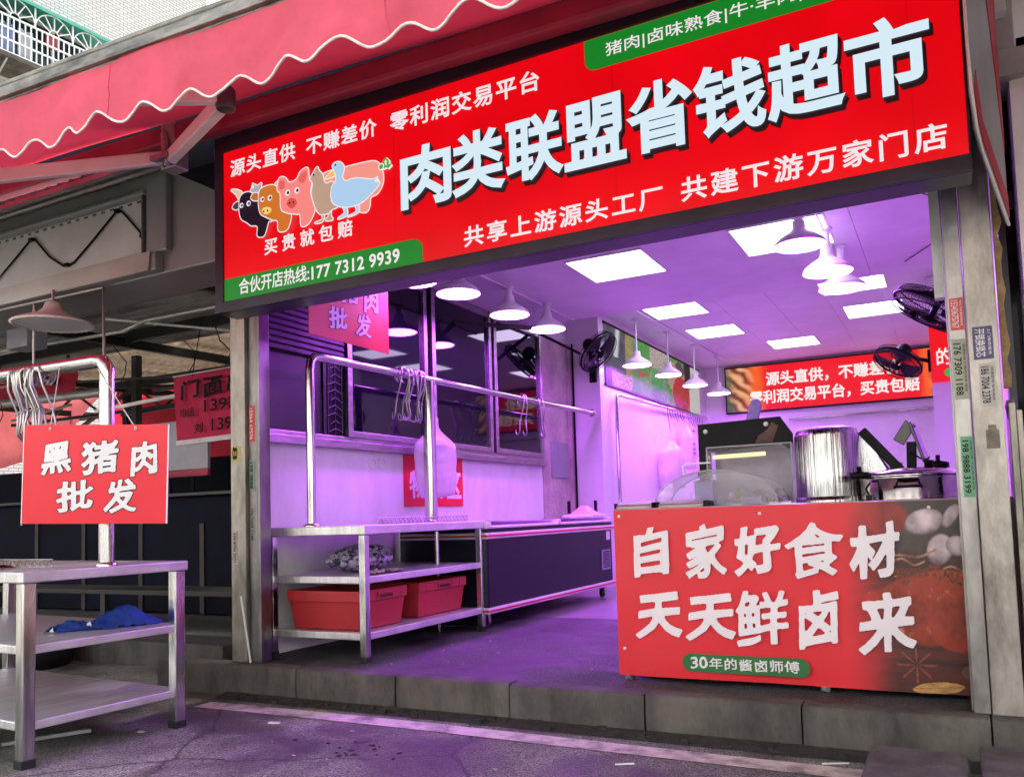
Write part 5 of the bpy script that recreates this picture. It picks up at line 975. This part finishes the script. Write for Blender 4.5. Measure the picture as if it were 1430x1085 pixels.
# ================================================================== serving counter
ct = thing('serving_counter', 'stainless serving counter at the right of the shop front covered by a food banner', 'counter', (-.7, 4.6, .19))
b = MB(); b.box((-1.645, 4.235, 1.07), (.32, 5.0, 1.10)); b.build('top', mat('counter_top', (.62, .60, .60), .22, .6, .06, 2), ct, bevel=.006)
b = MB(); b.box((-1.57, 4.36, .20), (.30, 4.93, 1.07)); b.build('body', BLACK, ct)
for x in (-1.62, -.62, .2):
    b = MB(); b.box((x, 4.25, .19), (x+.045, 4.295, 1.07)); b.build('leg', STEEL, ct, bevel=.004)
for x in (-1.62, .2):
    b = MB(); b.box((x, 4.9, .19), (x+.045, 4.945, 1.07)); b.build('leg', STEEL, ct, bevel=.004)
BW, BH, BX, BZ = 1.965, .90, -1.638, .222
bred = lin(214, 34, 48)
def food(s, t_):
    x = s*BW+BX+.155; z = BZ+t_*BH          # metres on the banner, measured from the middle of the picture
    k = sm(-.36, -.10, x+.06*fbm(z*4, x*3))
    if k <= 0: return bred
    wood = mix(lin(44, 22, 20), lin(104, 44, 36), .42+1.1*fbm(x*2, z*26, 3)); c = wood
    up_ = sm(.78, .92, z); c = mix(c, mix(lin(40, 34, 32), lin(78, 66, 56), .5+fbm(x*14, z*14, 1)), up_)
    def blob(cx, cz, rx, rz, rot=0):
        dx, dz = x-cx, z-cz; q = math.cos(rot)*dx+math.sin(rot)*dz; w = -math.sin(rot)*dx+math.cos(rot)*dz; return (q/rx)**2+(w/rz)**2
    e = blob(-.13, 1.04, .10, .09)
    if e < 1.2: c = mix(c, mix(lin(92, 24, 20), lin(172, 50, 38), .5+1.2*fbm(x*9, z*3, 6)), sm(1.2, .5, e))
    # the glazed roast bird
    def hgt(x, z):
        e = min(blob(.02, .64, .22, .14, .18), blob(-.13, .60, .13, .085, -.55), blob(.15, .52, .11, .10, .3), blob(.08, .70, .17, .09, .1), blob(-.02, .52, .13, .07, -.35))
        f = lambda cx, cz, rx, rz, r0: math.sqrt(max(0, 1-blob(cx, cz, rx, rz, r0)))
        return e, max(1.2*f(.02, .64, .22, .14, .18), .9*f(-.13, .60, .13, .085, -.55), 1.15*f(.15, .52, .11, .10, .3), .95*f(.08, .70, .17, .09, .1), .9*f(-.02, .52, .13, .07, -.35))
    e, h0 = hgt(x, z)
    if e < 1.15:
        dd = .004; hx = (hgt(x+dd, z)[1]-h0)/dd*.15+.30*fbm(x*15, z*11, 1)+.14*fbm(x*50, z*40, 7, 3); hz = (hgt(x, z+dd)[1]-h0)/dd*.15+.30*fbm(x*15, z*11, 4)+.14*fbm(x*50, z*40, 11, 3)
        L_ = math.sqrt(hx*hx+hz*hz+1); nx, nz, ny = -hx/L_, -hz/L_, 1/L_; df = max(0, .15*nx+.75*nz+.62*ny); sp = max(0, .12*nx+.29*nz+.949*ny)**34
        b_ = mix(lin(46, 10, 8), lin(206, 70, 36), max(0, df)**1.9*1.25-.10+.30*fbm(x*6, z*6, 9)); b_ = mix(b_, lin(205, 92, 40), sm(.70, .80, z)*.5*sm(-.05, .1, x)); b_ = mix(b_, lin(244, 196, 178), min(.9, max(0, sp-.35)*1.5))
        c = mix(c, b_, sm(1.15, .88, e+.12*fbm(x*12, z*12, 5)))
    e = abs(z-.775-.02*math.sin(x*30)+.1*(x-.0)**2)
    if -.17 < x < .2 and e < .03+.03*fbm(x*18, 3, 3) and fbm(x*50, z*50, 8) > .02: c = mix(lin(52, 22, 14), lin(140, 66, 40), .5+1.4*fbm(x*70, z*70, 2))
    for cx, cz, rx, rz, ro in ((.03, 1.02, .085, .06, .3), (.14, 1.045, .028, .06, -.5), (.09, .89, .055, .075, -.3), (.16, .905, .045, .05, .4), (.215, .885, .045, .055, .2)):
        e = blob(cx, cz, rx, rz, ro)
        if e < 1.1: c = mix(c, mix(lin(104, 82, 92), lin(226, 208, 214), .72*math.sqrt(max(0, 1-e))+.25*(z-cz)/rz+.22*math.sin(60*(x-cx)+3*ro)*(1-e)+.5*fbm(x*22, z*22, 9)), sm(1.1, .82, e+.2*fbm(x*20, z*20, 2)))
    for (ax, az, bx_, bz_) in ((-.14, .845, .07, .88), (-.10, .84, .02, .825), (.10, .80, .24, .79), (-.12, .80, -.1, .76)):
        L2 = (bx_-ax)**2+(bz_-az)**2; u = max(0, min(1, ((x-ax)*(bx_-ax)+(z-az)*(bz_-az))/L2)); d = math.hypot(x-ax-u*(bx_-ax), z-az-u*(bz_-az)-.012*math.sin(7*u))
        if d < .0055: c = mix(lin(110, 74, 52), lin(176, 130, 96), .5+.5*math.sin(u*9)+fbm(x*60, z*60))
    sx_, sz_ = x+.035, z-.35; rr_ = math.hypot(sx_, sz_); an = math.atan2(sz_, sx_)
    if rr_ < .085 and abs(math.sin(4*an)) < .62*(1-rr_/.095)**.7: c = mix(lin(44, 18, 14), lin(140, 70, 54), .35+.5*math.cos(8*an)+fbm(x*60, z*60)-.3*(rr_ < .014))
    e = blob(.185, .325, .038, .032)
    if e < 1: c = mix(lin(62, 40, 34), lin(120, 88, 72), .5+fbm(x*40, z*40, 3))
    e = blob(.05, .248, .11, .026, .08)
    if e < 1+.5*fbm(x*30, z*30, 6): c = mix(lin(150, 106, 56), lin(206, 164, 96), .5+fbm(x*20, z*50, 3)-.6*(abs(z-.248-.08*(x-.05)) < .002))
    return mix(bred, c, k)
bn = thing('food_banner', 'red printed counter banner with big white calligraphy and a roast duck picture', 'banner', (-.7, 4.23, .25))
def bend(s, t_): return .004*math.sin(s*7)+.010*(1-t_)*math.sin(s*11+.5)*(1-t_)+.004*fbm(s*6, t_*3, 2)
sheet('cloth', (BX, 4.223, BZ), X, Z, BW, BH-.028, 430, 290, food, painted('banner_print', .42), bn, bend, lambda s: s*4 if s < .15 else .6+(s-.15)/.85*.4)
rows = []
for ch, x0, x1, z0, z1 in (('自', -1.525, -1.335, .735, 1.0), ('家', -1.245, -1.035, .735, 1.01), ('好', -.995, -.765, .745, .995), ('食', -.745, -.475, .735, 1.005), ('材', -.452, -.23, .735, 1.005),
                           ('天', -1.53, -1.28, .42, .665), ('天', -1.26, -1.005, .42, .66), ('鲜', -1.0, -.745, .40, .675), ('卤', -.70, -.51, .395, .68), ('来', -.432, -.185, .385, .675)): rows.append((ch, x0, x1, z0, z1))
t = MB()
for ch, x0, x1, z0, z1 in rows: ink(t, ch, x0, x1, z0, z1, (0, 4.205, 0), X, Z, 0, .021 if ch in '鲜食' else .030 if ch in '家来卤自' else .038)
t.build('lettering', mat('banner_white', (.78, .74, .79), .5, 0, .04, 3), bn)
b = MB(); b.prism(rounded(-1.285, .262, -.655, .352, .044, ('tl', 'bl', 'tr', 'br')), (0, 4.2065, 0), X, Z, .001); b.build('green_badge', mat('badge_green', lin(40, 105, 52), .45), bn)
t = MB(); text(t, '30', -1.24, -1.155, .278, .338, (0, 4.204, 0), X, Z, 0, .02, brush=True); text(t, '年的酱卤师傅', -1.145, -.705, .276, .340, (0, 4.204, 0), X, Z, 0, .016, 1.12, brush=True); t.build('lettering', LETW, bn)
b = MB()
for x, z in ((-1.605, 1.06), (-1.60, .36), (-.86, 1.055), (-.1, 1.06)): b.lathe([(0, .004), (.008, .003), (.009, 0)], (x, 4.214, z), 10, axis=(0, -1, 0))
b.build('fixing', WHITE, bn)
# on the counter
CH = mat('champagne_metal', (.44, .41, .31), .42, .7, .1, 3)
for i, (x0, x1, lab) in enumerate(((-1.632, -1.43, 'olive metal tray lid at the left corner of the counter, outer one'), (-1.395, -1.15, 'olive metal tray lid on the counter beside the clear dome, inner one'))):
    t_ = thing('tray_lid', lab, 'tray lid', ((x0+x1)/2, 4.33, 1.10), 'metal tray lids on the counter'); b = MB()
    pr = [(4.245+.10*(1-math.cos(a))*.9, 1.102+.035*math.sin(a)) for a in (math.pi*k/10 for k in range(11))]
    b.prism(pr[::-1], (x0, 0, 0), Y, Z, x1-x0); b.build('lid', CH, t_, bevel=.004)
    b = MB(); b.box((x0-.008, 4.24, 1.101), (x0-.001, 4.43, 1.13)); b.box((x1+.001, 4.24, 1.101), (x1+.008, 4.43, 1.13)); b.build('end_cap', BLACK, t_)
ACR = clear('clear_acrylic', (.93, .90, .98), .26, .02)
dm = thing('acrylic_dome', 'low clear acrylic dome cover standing on the counter behind the tray lids', 'cover', (-1.15, 4.6, 1.10)); arc = lambda s: Vector((-1.15-.335*math.cos(math.pi*s), 0, 1.105+.19*math.sin(math.pi*s)))
b = MB(); b.grid(lambda s, q: arc(s)+Vector((0, 4.46+.30*q, 0)), 28, 2); b.grid(lambda s, q: Vector((-1.15, 4.46, 1.105))*(1-q)+(arc(s)+Vector((0, 4.46, 0)))*q, 28, 2); b.build('shell', ACR, dm)
b = MB(); b.tube([arc(i/28)+Vector((0, 4.46, 0)) for i in range(29)], .004, 6); b.tube([arc(i/28)+Vector((0, 4.76, 0)) for i in range(29)], .004, 6); b.build('rim', clear('acrylic_edge', (.8, .8, .9), .45, .05), dm)
b = MB(); b.tube([(-1.36, 4.62, 1.26), (-1.36, 4.62, 1.33), (-1.34, 4.62, 1.345), (-1.20, 4.62, 1.345)], .006, 6); b.build('grip', WHITEP, dm)
b = MB(); b.box((-1.30, 4.62, 1.102), (-1.19, 4.70, 1.25)); tag(b.build('violet_box', mat('violet_plastic', (.22, .14, .62), .35, 0, .1, 5), bevel=.01), 'small violet plastic box standing under the clear dome', 'box')
b = MB(); b.box((-1.02, 4.58, 1.102), (-.92, 4.72, 1.15)); b.box((-1.0, 4.56, 1.15), (-.94, 4.6, 1.16)); tag(b.build('small_tray', mat('lilac_tray', (.35, .28, .55), .35), bevel=.008), 'small lilac tray standing under the right half of the clear dome', 'tray')
# display case with black hood
dc = thing('display_case', 'heated food display case with black hood panel and clear front', 'display case', (-1.05, 4.85, 1.10))
b = MB(); hp = [(-1.335, 1.10), (-1.265, 1.10), (-1.265, 1.42), (-.855, 1.445), (-.79, 1.40), (-.79, 1.50), (-.855, 1.603), (-1.335, 1.59)]
b.prism(hp, (0, 4.9, 0), X, Z, .02); b.box((-1.335, 4.90, 1.55), (-.86, 5.02, 1.585)); b.build('hood', BLACK, dc)
b = MB()
for x, z in ((-1.29, 1.545), (-.935, 1.565)): b.lathe([(0, .008), (.012, .006), (.014, 0)], (x, 4.88, z), 12, axis=(0, -1, 0))
b.build('screw', WHITE, dc)
b = MB(); b.prism([(-1.0, 1.455), (-.9, 1.46), (-.865, 1.55), (-.9, 1.575), (-.93, 1.53), (-.98, 1.50)], (0, 4.878, 0), X, Z, .002); b.build('brown_scrap', mat('brown_scrap', (.10, .055, .05), .7, 0, .4, 20), dc)
b = MB(); b.grid(lambda s, q: Vector((-1.24+.47*s, 4.70, 1.103+.33*q)), 1, 1); b.grid(lambda s, q: Vector((-1.24+.47*s, 4.70+.19*q, 1.433+.02*q)), 1, 1); b.grid(lambda s, q: Vector((-1.24, 4.70+.2*s, 1.103+.33*q)), 1, 1); b.grid(lambda s, q: Vector((-.77, 4.70+.2*s, 1.103+.33*q)), 1, 1); b.build('clear_front', clear('case_glass', (.90, .88, .94), .07, .04), dc)
b = MB()
for p, q in (((-1.24, 4.70, 1.10), (-1.24, 4.70, 1.435)), ((-.77, 4.70, 1.10), (-.77, 4.70, 1.435)), ((-1.24, 4.70, 1.435), (-.77, 4.70, 1.435))): b.tube([p, q], .005, 6)
b.build('glass_edge', clear('acrylic_edge'), dc)
b = MB(); b.tube([(-1.23, 4.80, 1.385), (-.93, 4.80, 1.39)], .012, 8); b.build('lamp_tube', glow('warm_tube', (1.0, .86, .42), 1.4, False), dc)
b = MB(); b.box((-1.22, 4.72, 1.101), (-.79, 4.9, 1.115)); b.build('base_tray', STEEL, dc)
b = MB(); b.box((-1.264, 4.985, 1.101), (-.78, 5.0, 1.45)); b.build('back_panel', mat('case_back', (.36, .34, .37), .4, .3, .2, 5), dc)
for i, (x, z, r) in enumerate(((-1.10, 1.116, .065), (-.98, 1.116, .055), (-.87, 1.116, .06))):
    b = MB(); b.grid(lambda s, q: Vector((x+r*math.cos(6.283*s)*math.sin(1.57*q+.001)*(1+.3*fbm(3*math.cos(6.283*s)+i, 3*math.sin(6.283*s), q*3)), 4.83+.06*math.sin(6.283*s)*math.sin(1.57*q+.001), z+.075*math.cos(1.57*q)*(1+.3*fbm(s*6, q*3, i)))), 24, 10); tag(b.build('braised_meat', mat('braised_meat', (.26, .09, .045), .3, 0, .4, 18, .5, 20)), ('left', 'middle', 'right')[i]+' lump of brown braised meat inside the clear fronted display case', 'meat', 'braised meat in the display case')
b = MB(); b.prism([(-1.10, 1.56), (-1.02, 1.57), (-.985, 1.70), (-1.0, 1.735), (-1.04, 1.74), (-1.06, 1.70)], (0, 5.04, 0), X, Z, -.03); tag(b.build('violet_glove', mat('violet_cloth', (.35, .22, .70), .7, 0, .2, 9, .4, 25), bevel=.01), 'violet cloth glove sticking up behind the black display case', 'glove')
# steel cylinder hood
cy = thing('steel_warmer', 'tall cylindrical stainless food warmer with a sloping roll cover', 'food warmer', (-.59, 4.72, 1.10))
b = MB(); b.lathe([(.165, 0), (.165, .355), (.155, .385), (.12, .40), (0, .405)], (-.59, 4.72, 1.103), 48); b.lathe([(.172, 0), (.172, .03), (.165, .032)], (-.59, 4.72, 1.10), 48); b.build('drum', mat('mirror_steel', (.38, .38, .375), .09, 1, .45, 9, .55, 7, streak=(9, 9, .12)), cy)
b = MB(); b.prism([(-.45, 1.10), (-.26, 1.10), (-.26, 1.20), (-.40, 1.47), (-.5, 1.49)], (0, 4.86, 0), X, Z, -.10); b.build('roll_cover', STEEL, cy, bevel=.01)
b = MB(); b.beam((-.42, 4.83, 1.485), (-.235, 4.83, 1.255), .05, .03, upv=(0, 1, 0)); b.build('cover_handle', BLACK, cy, bevel=.006)
# round chafing dish
cf = thing('chafing_dish', 'low wide round steel chafing dish with domed lid at the right of the counter', 'dish', (-.19, 4.68, 1.10))
b = MB(); b.lathe([(.235, .0), (.245, .10), (.25, .105), (.25, .115), (.0, .115)], (-.19, 4.68, 1.103), 56); b.build('pan', mat('chafing_steel', (.55, .54, .53), .12, 1, .2, 9, .15, 14), cf)
b = MB(); b.lathe([(.262, .117), (.262, .124), (.22, .142), (.10, .158), (0, .160)], (-.19, 4.68, 1.103), 56); b.build('lid', mat('chafing_steel', (.55, .54, .53), .12, 1, .2, 9, .15, 14), cf)
b = MB(); b.tube([(-.25, 4.44, 1.16), (-.25, 4.41, 1.165), (-.19, 4.405, 1.165), (-.13, 4.41, 1.165), (-.13, 4.44, 1.16)], .007, 8); b.lathe([(0, .0), (.022, .0), (.02, .03), (.03, .04), (0, .045)], (-.10, 4.72, 1.258), 16); b.build('handle', BLACK, cf)
b = MB(); b.lathe([(0, .0), (.05, .0), (.05, .03), (.012, .035), (.012, .06), (0, .06)], (-.415, 4.52, 1.215), 16); b.build('clip', BLACK, cf)
for x, y in ((-.385, 4.45), (.03, 4.45)):
    b = MB(); b.box((x, y, 1.10), (x+.03, y+.03, 1.13)); b.tube([(x+.015, y+.015, 1.13), (x, y+.02, 1.16), (x+.02, y+.05, 1.19)], .006, 5); b.build('foot', BLACK, cf)
# price scale with two tilted screens
ps = thing('till_stand', 'black till stand with two tilted screens behind the chafing dish', 'till', (-.2, 5.0, 1.10))
b = MB(); b.box((-.23, 4.98, 1.10), (-.13, 5.08, 1.13)); b.beam((-.195, 5.03, 1.13), (-.185, 5.03, 1.42), .05, .04); b.build('column', BLACK, ps, bevel=.006)
b = MB(); b.obox((-.215, 5.0, 1.47), (.034, 0, .052), (0, .012, .0), (-.026, 0, .018)); b.build('screen', mat('dark_screen', (.03, .03, .04), .2), ps, bevel=.004)
b = MB(); b.obox((-.148, 5.02, 1.42), (.030, 0, -.105), (.01, .06, 0), (.008, 0, .003)); b.build('screen', mat('dark_screen', (.03, .03, .04)), ps, bevel=.004)
b = MB(); b.tube([(-.19, 5.0, 1.36), (-.15, 4.98, 1.33), (-.12, 5.0, 1.31), (-.1, 5.02, 1.33)], .005, 5); b.build('cable', BLACK, ps)
b = MB(); b.box((-.30, 4.98, 1.10), (-.235, 5.04, 1.31)); b.lathe([(.014, -.002), (.014, .004), (0, .004)], (-.262, 4.98, 1.27), 12, axis=(0, -1, 0)); tag(b.build('pink_box', mat('pink_plastic', (.70, .12, .30), .4), bevel=.01), 'small pink box standing left of the black till stand', 'box')
b = MB(); b.lathe([(0, 0), (.055, 0), (.055, .03), (.012, .04), (.012, .07), (0, .072)], (-.06, 5.05, 1.27), 20); b.box((-.10, 5.02, 1.10), (-.02, 5.09, 1.27)); tag(b.build('black_canister', BLACK), 'small black canister with a knob behind the chafing dish lid', 'canister')
b = MB(); b.box((.03, 5.0, 1.10), (.10, 5.06, 1.335)); tag(b.build('blue_pump_bottle', mat('dark_blue_plastic', (.06, .06, .22), .4), bevel=.01), 'dark bluish container beside the right pillar on the counter', 'container')

# ================================================================== right of the shop
rb = thing('neighbour_shop_front', 'dark glazed shop front with a stone lintel at the far right edge', 'shop front', (2, 4.3, 0))
STN = mat('stone_cladding', (.33, .32, .30), .45, 0, .2, 3, .1, 20)
b = MB(); b.box((.285, 4.10, 2.93), (5, 4.4, 3.05)); b.box((.285, 4.12, 3.05), (.36, 4.4, 6)); b.box((.36, 4.20, 3.12), (5, 4.4, 6)); b.box((.36, 4.16, 3.05), (5, 4.4, 3.12)); b.build('lintel', STN, rb, bevel=.006)
b = MB(); rag = [(.222, 3.0)]+[(.246+.012*random.uniform(-1, 1), 3.0-i*.06) for i in range(25)]+[(.222, 1.56)]; b.prism(rag, (0, 4.09, 0), X, Z, .03); b.build('foam_filler', mat('dried_foam', (.40, .29, .13), .9, 0, .3, 14, .9, 18, col2=(.22, .15, .07)), rb)
b = MB(); b.box((.255, 4.30, .19), (.285, 4.40, 2.93)); b.box((.285, 4.36, .19), (5, 4.40, .25)); b.box((.285, 4.36, 2.42), (5, 4.40, 2.5)); b.build('door_frame', mat('dark_frame', (.03, .032, .04), .3, .5, .2, 5), rb)
b = MB(); b.box((.285, 4.37, .25), (5, 4.385, 2.42)); b.box((.285, 4.37, 2.5), (5, 4.385, 2.93)); b.build('glass', mat('door_glass', (.004, .006, .010), .06, 0, .2, 1, 0, spec=.08), rb)
b = MB(); b.box((.235, 4.10, .19), (.262, 4.30, 1.50)); b.box((.264, 4.13, .19), (.288, 4.34, 1.47)); b.beam((.24, 4.12, 1.50), (.30, 4.36, 1.22), .03, .05); b.build('side_cladding', mat('worn_steel_shaded', (.34, .32, .28)), rb, bevel=.004)
b = MB(); b.box((.30, 4.30, 1.06), (1.2, 4.36, 1.10)); b.build('ledge', STN, rb, bevel=.004)
# loose kerb blocks
for lab, x0, x1, y0, y1, h in (('worn rounded concrete block on the road in front of the right pillar, left one', -.352, .0, 3.05, 3.60, .14), ('concrete block on the road in the bottom right corner', .035, .9, 3.05, 3.70, .145)):
    b = MB()
    def blk(s, q):
        return None
    b.box((x0, y0, 0), (x1, y1, h)); o = b.build('concrete_block', mat('block_concrete', (.12, .115, .11), .85, 0, .2, 6, .7, 30, col2=(.05, .047, .045)), bevel=.03 if x0 < 0 else .012); tag(o, lab, 'block', 'loose concrete blocks at the kerb')
# litter
for nm, p, d, r, m, lab in (('cigarette_end', (-1.32, 3.42, .006), (.036, .02, 0), .0035, WHITE, 'thin white cigarette end lying on the asphalt right of the middle'), ('paper_litter', (-3.35, 3.45, .004), (.03, .01, 0), .012, WHITE, 'white paper flake on the asphalt below the left pillar'), ('straw', (-.50, 3.72, .012), (.05, .022, 0), .003, WHITE, 'pale straw lying at the kerb near the loose block')):
    b = MB(); P_ = Vector(p); D_ = Vector(d); b.obox(P_, D_, Vector((-D_.y, D_.x, 0)).normalized()*r, (0, 0, .003)); tag(b.build(nm, m), lab, 'litter')
b = MB()
for i in range(46):
    x, y = random.uniform(-3.6, .3), random.uniform(1.6, 3.5); r = random.uniform(.003, .010); a = random.uniform(0, 6.3); b.obox((x, y, .004), (r*math.cos(a), r*math.sin(a), 0), (-r*.4*math.sin(a), r*.4*math.cos(a), 0), (0, 0, .002))
for i in range(26):
    x, y = random.uniform(-3.2, -1.8), random.uniform(4.2, 6.3); r = random.uniform(.003, .008); b.obox((x, y, .191), (r, 0, 0), (0, r*.5, 0), (0, 0, .002))
b.build('litter_specks', mat('litter_specks', (.45, .43, .40), .8), kind='stuff')
b = MB()
for i in range(16):
    x, y = random.gauss(-2.55, .18), random.gauss(3.18, .07); r = random.uniform(.006, .02); b.lathe([(0, .006*random.random()+.002), (r*.7, .004), (r, 0)], (x, y, .001), 7, rim=lambda j, th: 1+.3*math.sin(3*th+i))
b.build('mud_crumbs', mat('mud', (.02, .016, .012), .9), kind='stuff')
# unseen row of houses, added behind the viewer to shade the road and fill the steel's reflections
H_OPP = 7.2
ob_ = thing('unseen_opposite_building', 'unseen beige row of shop houses added across the street for shade and bounce', 'building', (0, -6, 0))
b = MB(); b.box((-40, -12, 0), (40, -6, H_OPP)); b.build('wall', mat('opposite_render', (.58, .58, .57), .8, 0, .15, .6), ob_)
for i in range(12):
    x = -30+i*5; b = MB(); b.box((x, -5.99, .1), (x+3.6, -5.9, 2.6)); b.build('shutter', mat('opposite_shutter', (.14, .15, .17), .5, .3, .2, 2), ob_)
    b = MB(); b.box((x+.6, -5.99, 4.2), (x+2.6, -5.92, 5.9)); b.build('window', mat('dim_window', (.03, .04, .06)), ob_)
bpy.data.objects['meat_hook'].scale = (1.1, 1.1, 1.15)
for o in bpy.data.objects:
    if o.name.startswith('meat_hook') and o.get('group') == 'meat hooks on the street table rail': o.scale = (1.1, 1.1, 1.15)
